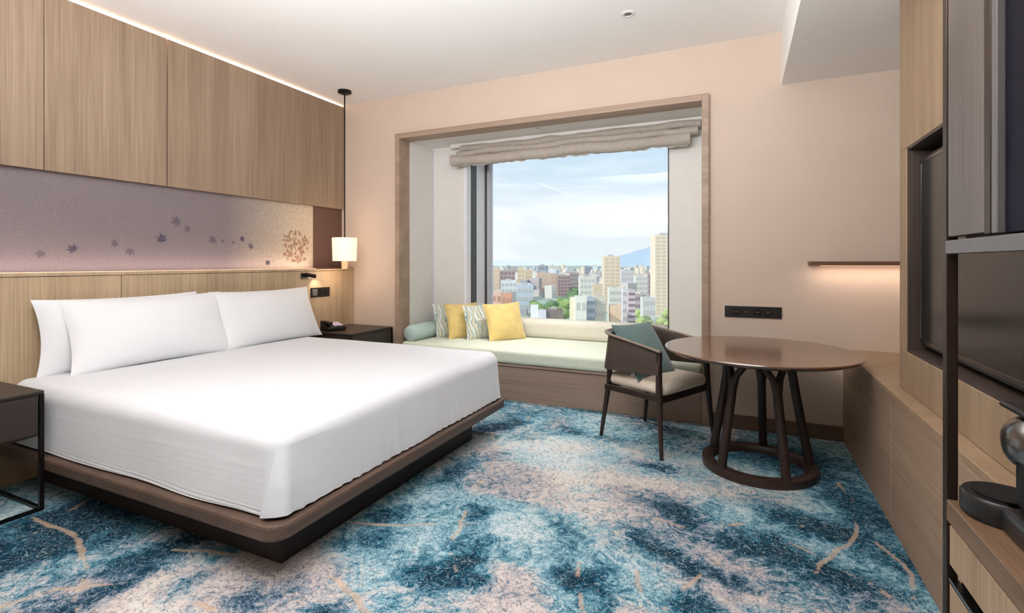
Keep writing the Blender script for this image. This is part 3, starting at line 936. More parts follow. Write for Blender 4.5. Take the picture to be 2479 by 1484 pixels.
def stand_pillow(name, label, cat, w, h, t, loc, yaw, lean, mat, group=None, seed=0, n=26, ear=0.07, roll=0.0, wr=0.006, power=0.55):
    """pillow face normal points along yaw; leans back by LEAN"""
    o = obj(name, pillow_bm(w, h, t, n, ear, seed, wr, power), mat, None, True)
    # local -Y is the front face; turn so that the front looks towards yaw
    R = Matrix.Rotation(yaw + PI / 2, 4, 'Z') @ Matrix.Rotation(-lean, 4, 'X') @ Matrix.Rotation(roll, 4, 'Y')
    o.matrix_world = Matrix.Translation(loc) @ R
    return tag(o, label, cat, group)
BT = 0.572
stand_pillow('bed_pillow', 'white pillow standing furthest back against the headboard, partly hidden', 'pillow', 0.92, 0.43, 0.14, (-3.475, 1.86, BT - .005), 0.0, 0.13, M_pillow, 'white pillows on the bed', 1)
stand_pillow('bed_pillow', 'white pillow in front at the near side of the bed, fully visible', 'pillow', 0.96, 0.455, 0.20, (-3.33, 1.975, BT - .005), -0.03, 0.40, M_pillow, 'white pillows on the bed', 5)
stand_pillow('bed_pillow', 'white pillow at the window side of the bed beside the switch plate', 'pillow', 0.92, 0.455, 0.20, (-3.32, 2.84, BT - .005), 0.02, 0.40, M_pillow, 'white pillows on the bed', 9)

# ------------------------------------------------------------------ nightstands
def nightstand(name, label, x0, x1, y0, y1, drawer_face='x'):
    t_ = thing(name, label, 'nightstand', ((x0 + x1) / 2, (y0 + y1) / 2, 0))
    w, d = (x1 - x0) / 2, (y1 - y0) / 2
    obj('top', box(-w, w, -d, d, 0.565, 0.580, 0.003, 1), M_nstop, t_)
    obj('drawer_box', box(-w + .01, w - .012, -d + .02, d - .02, 0.36, 0.565, 0.002, 1), M_nstop, t_)
    obj('drawer_front', box(w - .012, w - .002, -d + .024, d - .024, 0.372, 0.553, 0.002, 1), M_nstop, t_)
    for sx in (-1, 1):
        for sy in (-1, 1):
            obj('leg', box(sx * (w - .009) - .009, sx * (w - .009) + .009, sy * (d - .009) - .009, sy * (d - .009) + .009, 0.0, 0.566, 0.001, 1), M_black, t_)
    b_ = BM()
    for sx in (-1, 1):
        box(sx * (w - .009) - .008, sx * (w - .009) + .008, -d + .018, d - .018, 0.0, 0.016, bm=b_)
    for sy in (-1, 1):
        box(-w + .018, w - .018, sy * (d - .009) - .008, sy * (d - .009) + .008, 0.0, 0.016, bm=b_)
    obj('foot_frame', b_, M_black, t_)
    return t_
nightstand('nightstand', 'dark nightstand on thin metal legs at the near side of the bed', XH + .01, -3.075, 0.72, 1.272)
nightstand('nightstand', 'dark nightstand in the corner beyond the bed, below the pendant', XH + .01, -3.06, 3.36, 3.93)
ph = thing('telephone', 'small black telephone with pale keypad on the far nightstand', 'telephone', (-3.40, 3.50, 0.58), -0.3)
b_ = box(-0.08, 0.08, -0.085, 0.085, 0.0, 0.035, 0.008)
for v in b_.verts:
    if v.co.x < 0 and v.co.z > 0.02: v.co.z += 0.03
obj('base', b_, M_plastic, ph)
obj('handset', rbox(-0.02, -0.055, 0.068, 0.17, 0.045, 0.035, 0.015, 8), M_plastic, ph, True)
kp = box(-0.05, 0.06, -0.02, 0.07, 0.0, 0.006, 0.001, 1)
obj('keypad', xf(kp, Matrix.Translation((0, 0, 0.052)) @ Matrix.Rotation(0.2, 4, 'Y')), M_lavender, ph)

# ------------------------------------------------------------------ window bench and cushions
bn = thing('window_bench', 'built-in window bench with wooden front and pale green seat pad', 'bench', (-1.63, YB, 0))
bxo, byo = -1.63, YB
obj('front_panel', box(BX0 + .004 - bxo, BX1 - .004 - bxo, -0.015, 0.03, 0.0, 0.300, 0.003, 1), M_seatwood, bn)
obj('seat_board', box(BX0 + .004 - bxo, BX1 - .004 - bxo, -0.03, 0.52, 0.296, SEATZ, 0.003, 1), M_seatwood, bn)
obj('seat_board_rear', box(WX0 + .002 - bxo, WX1 - .002 - bxo, 0.53, YG - .06 - byo, 0.296, SEATZ, 0.003, 1), M_seatwood, bn)
def puff(p):
    q = p.copy()
    q.z += 0.006 * mnoise.noise(Vector((p.x * 3, p.y * 3, 1)))
    return q
SY0, SY1 = YB - 0.035, 4.88
b_ = rbox((BX0 + BX1) / 2 - bxo, (SY0 + YI) / 2 - byo, SEATZ + .062, BX1 - BX0 - .02, YI - SY0, 0.122, 0.035, 40, 10, puff)
obj('seat_pad', b_, M_seat, bn, True)
obj('seat_pad_rear', rbox((WX0 + WX1) / 2 - bxo, (YI - .04 + SY1) / 2 - byo, SEATZ + .061, WX1 - WX0 - .03, SY1 - YI + .06, 0.120, 0.03, 24, 8, puff), M_seat, bn, True)
ST = SEATZ + 0.122
lb = obj('long_bolster', rbox(0, 0, 0.092, WX1 - WX0 - .06, 0.21, 0.19, 0.055, 30, 12, puff), M_bolster, None, True)
lb.location = ((WX0 + WX1) / 2, 4.82, ST - .004)
tag(lb, 'long cream back bolster lying under the window pane on the bench', 'bolster')
rb = thing('round_bolster', 'round mint bolster lying against the side wall of the bench', 'bolster', (-2.905, 3.985, ST + 0.076))
prof = []
R_ = 0.078
b_ = BM()
pts = [(0, 0.0, 0), (0, 0.012, 0), (0, 0.03, 0), (0, 0.12, 0), (0, 0.21, 0), (0, 0.228, 0)]
obj('body', tube([(0, 0, 0), (0, .008, 0), (0, .022, 0), (0, .25, 0), (0, .475, 0), (0, .49, 0), (0, .498, 0)], [R_ - .014, R_ - .004, R_, R_ + .002, R_, R_ - .004, R_ - .014], 32), M_roll, rb, True)
obj('end_cap', tube([(0, -.006, 0), (0, .002, 0)], [R_ - .02, R_ - .012], 32), M_roll, rb, True)
CP = ST - .008
GR = 'cushions on the window bench'
stand_pillow('throw_cushion', 'blue and white patterned cushion furthest in, beside the round bolster', 'cushion', 0.37, 0.36, 0.13, (-2.70, 4.44, CP), -0.50, 0.26, M_pattern, GR, 2, 18, 0.06)
stand_pillow('throw_cushion', 'yellow cushion squeezed between the two patterned cushions', 'cushion', 0.38, 0.37, 0.14, (-2.53, 4.42, CP), -0.55, 0.30, M_yellow, GR, 3, 18, 0.06)
stand_pillow('throw_cushion', 'blue and white patterned cushion between the two yellow cushions', 'cushion', 0.37, 0.36, 0.13, (-2.345, 4.45, CP), -0.55, 0.32, M_pattern, GR, 4, 18, 0.06)
stand_pillow('throw_cushion', 'yellow cushion in front of the row, nearest the middle of the bench', 'cushion', 0.42, 0.39, 0.14, (-2.08, 4.47, CP), -0.62, 0.36, M_yellow, GR, 5, 18, 0.06, -0.02)

# gathered blind under the bay ceiling
bl = thing('roman_blind', 'taupe fabric blind gathered up at the head of the window', 'blind', (-1.56, 4.36, 2.18))
b_ = BM()
def fold_strip(x0, x1, y, zc, rz, ry, ph, n=70, amp=0.012):
    own = bmesh.new()
    rings = []
    for i in range(n + 1):
        x = x0 + (x1 - x0) * i / n
        dz = amp * mnoise.noise(Vector((x * 2.3, ph, 0))) + amp * .5 * mnoise.noise(Vector((x * 7, ph, 4)))
        dy = amp * mnoise.noise(Vector((x * 3.1, ph, 9)))
        s = 1 + 0.25 * mnoise.noise(Vector((x * 4, ph, 2)))
        rings.append([own.verts.new((x, y + dy + ry * math.cos(2 * PI * k / 14) * s, zc + dz + rz * math.sin(2 * PI * k / 14) * s)) for k in range(14)])
    for r0, r1 in zip(rings, rings[1:]):
        for k in range(14):
            own.faces.new((r0[k], r0[(k + 1) % 14], r1[(k + 1) % 14], r1[k]))
    own.faces.new(rings[0][::-1]); own.faces.new(rings[-1])
    return own
X0b, X1b = -2.66 + 1.56, -0.40 + 1.56
obj('lower_roll', fold_strip(X0b, X1b + .02, 0.02, 0.042, 0.050, 0.055, 1.0, amp=.016), M_blind, bl, True)
obj('fold', fold_strip(X0b + .05, X1b + .08, 0.04, 0.112, 0.036, 0.05, 5.0, amp=.02), M_blind, bl, True)
obj('fold', fold_strip(X0b + .08, X1b + .10, 0.055, 0.165, 0.034, 0.045, 9.0, amp=.02), M_blind, bl, True)
obj('headrail', box(X0b - .05, X1b + .11, 0.05, 0.10, 0.185, 0.224), M_bay, bl)
hem = bmesh.new()
row = []
for i in range(91):
    x = X0b + .02 + (X1b - X0b - .02) * i / 90
    zz = -0.012 + 0.016 * mnoise.noise(Vector((x * 6, 3, 1))) + .006 * math.sin(x * 60)
    yy = 0.03 + .012 * math.sin(x * 34) + .01 * mnoise.noise(Vector((x * 9, 0, 5)))
    row.append([hem.verts.new((x, yy, zz)), hem.verts.new((x, yy * .6, 0.04)), hem.verts.new((x, yy * .6 + .004, 0.04)), hem.verts.new((x, yy + .004, zz))])
for a, b_ in zip(row, row[1:]):
    for k in range(4):
        hem.faces.new((a[k], a[(k + 1) % 4], b_[(k + 1) % 4], b_[k]))
obj('hem', hem, M_blind, bl, True)

# ------------------------------------------------------------------ dining chair
AZ = math.atan2(-0.23, 0.463)
ch = thing('armchair', 'dark wooden armchair with taupe wraparound back and cream seat', 'chair', (-0.54, 3.53, 0), AZ)
# legs: (foot) -> (top)
for sy in (-1, 1):
    obj('leg', tube([(0.262, sy * 0.302, 0.0), (0.243, sy * .288, 0.20), (0.228, sy * .278, 0.40), (0.222, sy * .272, 0.645)], [0.012, .016, .020, .019], 14), M_dark, ch, True)
    obj('leg', tube([(-0.262, sy * 0.248, 0.0), (-0.235, sy * .236, 0.20), (-0.205, sy * .226, 0.40), (-0.20, sy * .232, 0.50)], [0.012, .016, .019, .018], 14), M_dark, ch, True)
b_ = BM()
box(-.21, .23, -.272, -.248, .335, .372, .004, 2, b_); box(-.21, .23, .248, .272, .335, .372, .004, 2, b_)
box(.205, .232, -.26, .26, .325, .368, .004, 2, b_); box(-.225, -.20, -.23, .23, .335, .372, .004, 2, b_)
obj('seat_frame', b_, M_dark, ch)
def seatf(p):
    q = p.copy()
    q.z += 0.018 * (1 - (p.x / .25) ** 2) * (1 - (p.y / .25) ** 2) * (1 if p.z > 0 else 0)
    q.y *= 1 - 0.07 * (0.24 - p.x) / .48
    return q
obj('seat', rbox(0.012, 0, 0.405, 0.475, 0.50, 0.078, 0.038, 20, 8, seatf), M_cream, ch, True)
# wraparound back: U-shaped shell
def back_curve(s):
    """s in -1..1 -> plan point and top / bottom height"""
    a = abs(s)
    sg = math.copysign(1, s)
    L1 = 0.40                       # share of the run that is the back arc
    if a < L1:
        th = a / L1 * PI / 2
        x = -0.262 + 0.11 * (1 - math.cos(th))
        y = sg * (0.268 * math.sin(th) ** 0.85)
    else:
        k = (a - L1) / (1 - L1)
        x = -0.152 + k * 0.39
        y = sg * (0.268 + 0.012 * k)
    top = 0.722 - 0.075 * max(0, (a - 0.25) / .75) ** 1.1
    bot = 0.475 + 0.03 * max(0, (a - .3) / .7)
    return x, y, top, bot
shell = bmesh.new()
ns_ = 64
cols = []
for i in range(ns_ + 1):
    s = -1 + 2 * i / ns_
    x, y, tp, bt = back_curve(s)
    x2, y2, _, _ = back_curve(min(1, s + .01)); x1_, y1_, _, _ = back_curve(max(-1, s - .01))
    tv_ = Vector((x2 - x1_, y2 - y1_, 0)).normalized()
    nn = Vector((tv_.y, -tv_.x, 0))          # outward
    th = 0.013
    colv = []
    for dz, dn in ((0, th), (0.02, th + .003), (.5, th + .004), (.97, th), (1.0, th * .6), (1.0, -th * .6), (.97, -th), (.5, -th), (.02, -th), (0, -th * .6)):
        z = bt + (tp - bt) * dz
        fl = 0.03 * (dz - .5) * (1 if abs(s) < .6 else .6)
        colv.append(shell.verts.new(Vector((x, y, z)) + nn * (dn + fl)))
    cols.append(colv)
for c0, c1 in zip(cols, cols[1:]):
    for k in range(10):
        shell.faces.new((c0[k], c0[(k + 1) % 10], c1[(k + 1) % 10], c1[k]))
shell.faces.new(cols[0]); shell.faces.new(cols[-1][::-1])
br_ = obj('backrest', shell, M_chairback, ch, True)
rail = bmesh.new()
pr = []
for i in range(ns_ + 1):
    s = -1 + 2 * i / ns_
    x, y, tp, bt = back_curve(s)
    sc_ = 1.04
    pr.append((x * sc_, y * sc_, tp + .004))
obj('top_rail', tube(pr, 0.012, 10, None, (1.1, .7)), M_railtop, br_, True)
# cushion on the chair
stand_pillow('throw_cushion', 'teal grey cushion leaning on the armchair back', 'cushion', 0.39, 0.42, 0.12,
             (-0.50, 3.435, 0.43), -0.56, 0.62, M_tealcush, None, 8, 18, 0.05, 0.0)

# ------------------------------------------------------------------ round table
tb = thing('round_table', 'round walnut dining table on a ring base of branching dark legs', 'table', (0.088, 3.275, 0), 0.0)
obj('tabletop', lathe([(0.02, 0.664), (0.488, 0.664), (0.514, 0.676), (0.522, 0.686), (0.519, 0.692), (0.02, 0.6925)], 96), M_tabletop, tb, True)
obj('base_ring', lathe([(0.245, 0.0), (0.245, 0.040), (0.252, 0.046), (0.298, 0.046), (0.306, 0.040), (0.306, 0.0), (0.245, 0.0)], 72, caps=False), M_ring, tb, True)
obj('top_ring', lathe([(0.12, 0.648), (0.12, 0.665), (0.20, 0.665), (0.20, 0.648), (0.12, 0.648)], 48, caps=False), M_ring, tb)
def pol(r, a, z):
    return (r * math.cos(a), r * math.sin(a), z)
vd = math.atan2(3.275, 0.112)
for k in range(5):
    a = vd + 2 * PI * k / 5 - 0.10
    b_ = tube([pol(0.276, a, 0.03), pol(0.240, a, 0.22), pol(0.204, a, 0.42), pol(0.186, a, 0.535)], [.025, .024, .024, .024], 12)
    for s in (-1, 1):
        tube([pol(0.200, a, 0.45), pol(0.184, a + s * .10, 0.555), pol(0.172, a + s * .32, 0.612), pol(0.166, a + s * .52, 0.656)], [.021, .020, .019, .021], 10, b_)
    obj('leg', b_, M_dark, tb, True)

# ------------------------------------------------------------------ minibar tower at the right
XF = 0.40
tw = thing('minibar_unit', 'tall open minibar unit with dark metal posts and oak drawers', 'cabinet', (XF, 1.0, 0))
TB = 0.655           # rear of the unit
TYN, TYF = 0.42, 1.389
def tbx(x0, x1, y0, y1, z0, z1, bev=0.0015):
    return box(x0 - XF, x1 - XF, y0 - 1.0, y1 - 1.0, z0, z1, bev, 1)
obj('post', tbx(XF, XF + .020, 1.366, TYF, 0.0, SOFF), M_bronze, tw)
obj('post', tbx(XF, XF + .020, TYN, TYN + .022, 0.0, SOFF), M_bronze, tw)
obj('countertop', tbx(XF, 0.612, TYN, 1.366, 0.648, 0.693), M_slab, tw)
obj('top_rail', tbx(XF - .002, XF + .02, TYN, 1.366, 1.2177, 1.246), M_grey, tw)
obj('upper_shelf', tbx(XF + .02, TB, TYN, 1.366, 1.222, 1.242), M_tvframe, tw)
d1 = obj('door', tbx(XF + .001, XF + .022, 1.178, 1.360, 1.254, SOFF), M_greywood, tw)
obj('trim_strip', tbx(XF - .004, XF + .022, 1.146, 1.172, 1.250, SOFF), M_bronze, tw)
obj('trim_strip', tbx(XF - .004, XF + .022, 1.122, 1.142, 1.250, SOFF), M_grey, tw)
obj('glass_door', tbx(XF + .006, XF + .016, TYN + .03, 1.120, 1.250, SOFF), M_darkglass, tw)
obj('carcass', tbx(XF + .03, TB, TYN + .01, 1.360, 1.246, SOFF), M_tvframe, tw)
for z0, z1 in ((0.556, 0.640), (0.40, 0.517), (0.24, 0.392), (0.07, 0.232)):
    dr = obj('drawer', tbx(XF + .004, XF + .022, TYN + .025, 1.362, z0, z1), M_tvwood, tw)
obj('drawer_rail', tbx(XF + .002, XF + .02, TYN + .025, 1.362, 0.519, 0.527), M_chrome, tw)
obj('drawer_carcass', tbx(XF + .024, 0.612, TYN + .025, 1.362, 0.05, 0.648), M_gloss, tw)
cf = thing('coffee_machine', 'black capsule coffee machine with steel head on the minibar counter', 'coffee machine', (0.510, 1.225, 0.693), PI)
# local +x looks to the room's left wall after the turn
# base plinth with drip tray, upright body, overhanging head with a lever
bb = BM()
lathe([(0.002, 0.0), (0.064, 0.0), (0.068, 0.006), (0.068, 0.040), (0.064, 0.046), (0.002, 0.046)], 40, (0.035, -0.085, 0), bb)
rbox(0.0, 0.02, 0.023, 0.13, 0.20, 0.046, 0.015, 10, 6, None, bb)
cb_ = obj('base', bb, M_plastic, cf, True)
obj('drip_tray', lathe([(0.002, .046), (0.05, .046), (0.05, .050), (0.002, .050)], 36, (0.035, -0.085, 0)), M_gloss, cb_)
obj('body', rbox(-0.005, 0.035, 0.125, 0.10, 0.14, 0.17, 0.025, 12, 12), M_plastic, cf, True)
hd = rbox(0.0, 0.0, 0.0, 0.095, 0.11, 0.105, 0.046, 14, 12)
chd = obj('head', xf(hd, Matrix.Translation((0.012, -0.020, 0.170)) @ Matrix.Rotation(0.25, 4, 'X')), M_chrome, cf, True)
obj('spout', tube([(0.012, -0.065, 0.165), (0.012, -0.068, 0.135)], [.013, .010], 14), M_plastic, chd, True)
obj('lever', rbox(0.01, -0.012, 0.228, 0.07, 0.15, 0.012, 0.006, 8, 4), M_plastic, chd, True)
obj('water_tank', rbox(-0.005, 0.125, 0.12, 0.09, 0.05, 0.20, 0.02, 8, 8), M_gloss, cf, True)

# ------------------------------------------------------------------ the city outside
GZ = -60.0
def ray(px, z):
    u = (px - 1239.5) / 1215
    return (0.9096 * u - 0.4156) * z, (0.4156 * u + 0.9096) * z
g = bmesh.new()
gv = [g.verts.new(p) for p in ((-9000, 150, GZ), (9000, 150, GZ), (9000, 14000, GZ), (-9000, 14000, GZ))]
g.faces.new(gv)
M_ground = simple('city_ground', rgb(176, 186, 170), 0.95, var=0.12, scale=0.01)
go = struct('ground', g, M_ground, label='city ground far below the window')
# mountains on the horizon
def ridge(name, label, px0, px1, z, hpx, mat, seed, n=60):
    bm = bmesh.new()
    fr, bk, tp = [], [], []
    for i in range(n + 1):
        s = i / n
        px = px0 + (px1 - px0) * s
        x, y = ray(px, z)
        h = 61 + hpx(s) * z / 1215 * (1 + .15 * mnoise.noise(Vector((s * 9, seed, 0))))
        x2, y2 = ray(px, z * 1.12); x3, y3 = ray(px, z * 1.3)
        fr.append(bm.verts.new((x, y, GZ))); tp.append(bm.verts.new((x2, y2, GZ + max(20, h * 1.12)))); bk.append(bm.verts.new((x3, y3, GZ)))
    for i in range(n):
        bm.faces.new((fr[i], fr[i + 1], tp[i + 1], tp[i])); bm.faces.new((tp[i], tp[i + 1], bk[i + 1], bk[i]))
        
    o = obj(name, bm, mat, None, True)
    tag(o, label, None, None, 'structure')
M_hill = simple('distant_hill_haze_tint', rgb(184, 200, 214), 0.95, var=0.03, scale=0.002)  # pale blue is distance haze put into the slope's colour
M_hill2 = simple('far_hill_haze_tint', rgb(228, 231, 232), 0.95, var=0.03, scale=0.002)  # near-white tone, haze painted into the farther hills
ridge('mountain', 'mountain slope coloured haze blue beyond the towers', 1470, 1760, 7000, lambda s: 6 + 36 * min(1, s * 2.4) - 10 * max(0, s - .5), M_hill, 3)
ridge('hills', 'low hills coloured haze pale along the horizon', 1000, 1560, 9000, lambda s: 6 + 4 * math.sin(s * 9), M_hill2, 8)

def cityc(r, g_, b_):
    return simple('facade_%d_%d_%d' % (r, g_, b_), rgb(r, g_, b_), 0.85, var=0.05, scale=0.3)
M_cwin = simple('far_window_grey', rgb(150, 152, 158), 0.4, var=0.1)
M_croof = simple('far_roof_grey', rgb(196, 194, 194), 0.9, var=0.08, scale=0.3)
FOOT = []
def building(px0, px1, top, z, col, label, rows=0, depth=None, rowcol=None, roofbox=True, group=None, cols=0):
    x0, y0 = ray(px0, z); x1, y1 = ray(px1, z)
    w = math.hypot(x1 - x0, y1 - y0)
    d = depth or w * 0.8
    H = CAM_H + (635 - top) * z / 1215 - GZ
    aa = math.atan2(y1 - y0, x1 - x0)
    FOOT.append(((x0 + x1) / 2 - math.sin(aa) * d / 2, (y0 + y1) / 2 + math.cos(aa) * d / 2, math.hypot(w, d) / 2))
    t_ = thing('city_building', label, 'building', ((x0 + x1) / 2, (y0 + y1) / 2, GZ), math.atan2(y1 - y0, x1 - x0), group)
    obj('walls', box(-w / 2, w / 2, 0, d, 0, H), col, t_)
    rp = BM()
    pt_ = max(.3, w * .02)
    for a in ((-w / 2, w / 2, 0, pt_), (-w / 2, w / 2, d - pt_, d), (-w / 2, -w / 2 + pt_, pt_, d - pt_), (w / 2 - pt_, w / 2, pt_, d - pt_)):
        box(a[0], a[1], a[2], a[3], H, H + max(.8, H * .012), bm=rp)
    obj('parapet', rp, col, t_)
    if roofbox:
        obj('roof_house', box(-w * .2, w * .15, d * .3, d * .7, H, H + min(5, max(1.5, w * .15))), M_croof, t_)
    if rows:
        vis = min(H * .97, (800 - top) * z / 1215)
        step = vis / rows
        me = None
        for k in range(rows):
            zc = H - step * (k + .55)
            if cols:
                cw = w / cols
                for c in range(cols):
                    if me is None:
                        o = obj('window', box(-cw * .3, cw * .3, -.25, .05, -step * .22, step * .22), rowcol or M_cwin, t_); me = o.data
                    else:
                        o = link(bpy.data.objects.new('window', me)); o.parent = t_
                    o.location = (-w / 2 + cw * (c + .5), 0, zc)
            else:
                if me is None:
                    o = obj('window_band', box(-w * .46, w * .46, -.25, .05, -step * .2, step * .2), rowcol or M_cwin, t_); me = o.data
                else:
                    o = link(bpy.data.objects.new('window_band', me)); o.parent = t_
                o.location = (0, 0, zc)
    return t_
WB = simple('warm_band', rgb(226, 204, 176), 0.8, var=0.04)
PB = simple('mauve_band', rgb(150, 128, 138), 0.8, var=0.06)
GB = simple('pale_band', rgb(206, 202, 196), 0.8, var=0.04)
OB = simple('brick_band', rgb(206, 160, 140), 0.8, var=0.06)
B = building
B(1586, 1640, 571, 560, cityc(238, 222, 202), 'tall cream tower at the right edge of the window view', 22, rowcol=WB, cols=4)
B(1462, 1501, 622, 640, cityc(236, 218, 198), 'tall beige tower in the middle of the skyline', 14, rowcol=WB, cols=3)
B(1475, 1506, 699, 430, cityc(226, 226, 214), 'pale green-grey block below the beige tower', 6, rowcol=GB)
B(1478, 1504, 741, 385, cityc(240, 204, 176), 'low peach block in front of the pale block', 0)
B(1507, 1522, 700, 410, cityc(232, 226, 228), 'narrow white block beside the striped block', 5, rowcol=GB)
B(1521, 1538, 704, 400, cityc(214, 200, 206), 'narrow block with mauve and white stripes', 7, rowcol=PB)
B(1380, 1392.4, 722, 375, cityc(240, 232, 206), 'slim cream stair tower beside the white house', 0)
B(1393, 1420, 719, 370, cityc(240, 236, 222), 'cream white house block with one small window', 2, rowcol=GB, cols=2)
B(1421, 1440, 722, 380, cityc(190, 194, 202), 'grey glass-fronted block with dark top storey', 4, rowcol=M_cwin, cols=3)
B(1440, 1466, 719, 385, cityc(222, 212, 194), 'cream block beside the grey glass-fronted block', 3, rowcol=GB, cols=3)
B(1350, 1380, 668, 900, cityc(180, 158, 154), 'mauve brown apartment block in the middle distance', 6, rowcol=PB, cols=4)
B(1332, 1351, 664, 920, cityc(208, 186, 172), 'tan block adjoining the mauve brown block', 5, cols=3, rowcol=WB)
B(1380, 1401, 661, 950, cityc(186, 172, 166), 'grey brown block behind the green park', 5, cols=3)
B(1300, 1333, 661, 1000, cityc(222, 198, 182), 'broad peach block with a flat grey roof', 5, cols=5, rowcol=WB)
B(1210, 1247, 656, 1000, cityc(186, 166, 164), 'mauve grey block left of the cream tower pair', 5, cols=4, rowcol=PB)
B(1170, 1209, 649, 900, cityc(232, 206, 182), 'peach high block at the left edge of the pane', 6, cols=4, rowcol=WB)
B(1253, 1270, 650, 1050, cityc(240, 220, 190), 'cream tower, left one of a close pair', 5, cols=2, rowcol=WB)
B(1272, 1288, 654, 1050, cityc(232, 206, 180), 'tan tower, right one of a close pair', 5, cols=2, rowcol=WB)
B(1212, 1250, 681, 700, cityc(232, 236, 236), 'white low block below the mauve grey block', 4, cols=4, rowcol=GB)
B(1251, 1292, 692, 620, cityc(204, 214, 224), 'bluish grey block with vertical strips', 3, cols=6, rowcol=GB)
B(1165, 1213, 708, 470, cityc(236, 204, 188), 'pale pink house behind the yellow cushion', 3, cols=4, rowcol=OB)
B(1214, 1240, 712, 455, cityc(232, 174, 144), 'orange brick house behind the yellow cushion', 3, cols=3, rowcol=OB)
B(1285, 1303, 741, 390, cityc(244, 242, 240), 'small white cube house near the bench back', 0)
B(1303, 1322, 753, 385, cityc(232, 228, 236), 'lower white cube house beside the white cube', 0)
B(1322, 1364, 752, 395, cityc(150, 136, 130), 'low dark brown roofed house by the park', 0)
B(1437, 1459, 688, 600, cityc(226, 206, 184), 'tan block left of the tall beige tower', 4, cols=3, rowcol=WB)
B(1504, 1534, 657, 900, cityc(216, 212, 214), 'light grey block right of the tall beige tower', 5, cols=4, rowcol=GB)
B(1539, 1568, 668, 800, cityc(226, 224, 214), 'wide off-white block left of the tall cream tower', 5, cols=4, rowcol=GB)
B(1538, 1556, 714, 560, cityc(192, 176, 180), 'mauve low block below the off-white block', 3, cols=3, rowcol=PB)
B(1570, 1583, 664, 720, cityc(180, 162, 166), 'slim mauve block beside the tall cream tower', 6, cols=2, rowcol=PB)
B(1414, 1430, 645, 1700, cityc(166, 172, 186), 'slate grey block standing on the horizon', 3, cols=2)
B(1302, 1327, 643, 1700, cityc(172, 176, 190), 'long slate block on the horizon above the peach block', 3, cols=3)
B(1404, 1440, 672, 780, cityc(232, 228, 220), 'white block between the park and the tan block', 4, cols=4, rowcol=GB)
B(1556, 1586, 722, 480, cityc(222, 218, 216), 'pale block at the foot of the tall cream tower', 3, cols=4, rowcol=GB)

# far carpet of roofs nobody could count
bm = bmesh.new()
mats = [(232, 226, 218), (214, 206, 200), (196, 188, 188), (236, 218, 200), (206, 212, 218), (180, 176, 184)]
parts = [bmesh.new() for _ in mats]
ROOFS = []
TREES = []
for _ in range(260):
    z = random.uniform(190, 420); px = random.uniform(300, 2300)
    x, y = ray(px, z); w = random.uniform(9, 22); d = random.uniform(9, 20); h = random.uniform(5, 11)
    if any(math.hypot(x - a, y - b_) < r_ + 15 for a, b_, r_ in FOOT + ROOFS): continue
    ROOFS.append((x, y, math.hypot(w, d) / 2))
    own = box(-w / 2, w / 2, -d / 2, d / 2, 0, h)
    xf(own, Matrix.Translation((x, y, GZ)) @ Matrix.Rotation(random.uniform(-.4, .9), 4, 'Z'))
    join(parts[random.randrange(len(mats))], own)
for _ in range(1300):
    z = 560 * math.exp(random.uniform(0, 1.9))
    px = random.uniform(1060, 1760)
    x, y = ray(px, z)
    if 1270 < px < 1470 and z < 860: continue
    if any(math.hypot(x - a, y - b_) < r_ + 22 for a, b_, r_ in FOOT): continue
    w = random.uniform(9, 26); d = random.uniform(9, 24); h = random.choice((7, 10, 14, 18, 24, 30)) * random.uniform(.8, 1.25) * (1 + .25 * (z > 1400))
    k = random.randrange(len(mats))
    if z < 1500: ROOFS.append((x, y, math.hypot(w, d) / 2))
    own = box(-w / 2, w / 2, -d / 2, d / 2, 0, h)
    xf(own, Matrix.Translation((x, y, GZ)) @ Matrix.Rotation(random.uniform(-.4, .9), 4, 'Z'))
    join(parts[k], own)
root = thing('distant_rooftops', 'mass of far city roofs spreading to the horizon', 'rooftops')
root['kind'] = 'stuff'
for k, p in enumerate(parts):
    obj('roof_block', p, cityc(*mats[k]), root, kind='stuff')
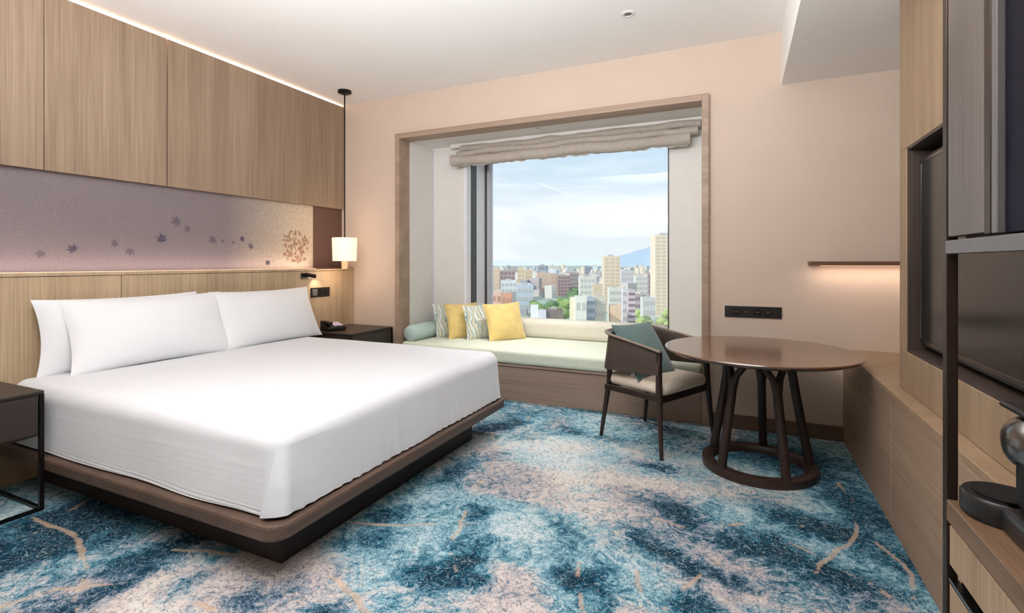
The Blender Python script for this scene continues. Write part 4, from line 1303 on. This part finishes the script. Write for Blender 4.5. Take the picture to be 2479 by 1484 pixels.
# trees of the park and the street
M_tree = [simple('tree_leaf_%d' % i, c, 0.9, var=0.25, scale=0.8) for i, c in enumerate((rgb(128, 156, 92), rgb(150, 172, 104), rgb(110, 138, 98), rgb(186, 196, 130)))]
M_trunk = simple('tree_bark', rgb(104, 88, 74), 0.9)
def crown(seed, r):
    bm = bmesh.new()
    bmesh.ops.create_icosphere(bm, subdivisions=3, radius=r)
    for v in bm.verts:
        n = 1 + .28 * mnoise.noise(v.co / r * 1.6 + Vector((seed, 0, 0))) + .15 * mnoise.noise(v.co / r * 4 + Vector((0, seed, 0)))
        v.co *= n
        v.co.z *= 0.85
    return bm
cr_mesh, tr_mesh = [], None
for k in range(4):
    o = obj('crown', crown(k * 3.3, 5.0), M_tree[k], None, True)
    cr_mesh.append(o.data); bpy.data.objects.remove(o)
o = obj('trunk', tube([(0, 0, 0), (0, 0, 4), (0.2, 0, 8)], [.5, .4, .3], 8), M_trunk, None, True)
tr_mesh = o.data; bpy.data.objects.remove(o)
def tree(px, py_base, k, s, label, group):
    z = 61.2 * 1215 / (py_base - 635)
    x, y = ray(px, z)
    if any(math.hypot(x - a, y - b_) < r_ + 5 * s for a, b_, r_ in FOOT + ROOFS + TREES):
        return False
    TREES.append((x, y, 4.2 * s))
    t_ = thing('tree', label, 'tree', (x, y, GZ), random.uniform(0, 6), group)
    t_.scale = (s, s, s)
    c = link(bpy.data.objects.new('crown', cr_mesh[k])); c.parent = t_; c.location = (0, 0, 9)
    c = link(bpy.data.objects.new('trunk', tr_mesh)); c.parent = t_
    return True
def grove(n, fn):
    done = 0
    for _ in range(60 * n):
        done += bool(fn())
        if done >= n: break
grove(24, lambda: tree(1288 + 96 * random.random(), random.uniform(748, 815), random.choice((0, 1, 0, 2)), random.uniform(.9, 1.4), 'green tree in the park behind the bench bolster', 'park trees'))
grove(10, lambda: tree(1378 + 50 * random.random(), random.uniform(712, 738), 2, random.uniform(.9, 1.4), 'dark green tree behind the park blocks', 'trees behind the park'))
grove(12, lambda: tree(1538 + 84 * random.random(), random.uniform(776, 835), random.choice((1, 3, 3)), random.uniform(.8, 1.2), 'yellow-green street tree below the tall cream tower', 'street trees'))
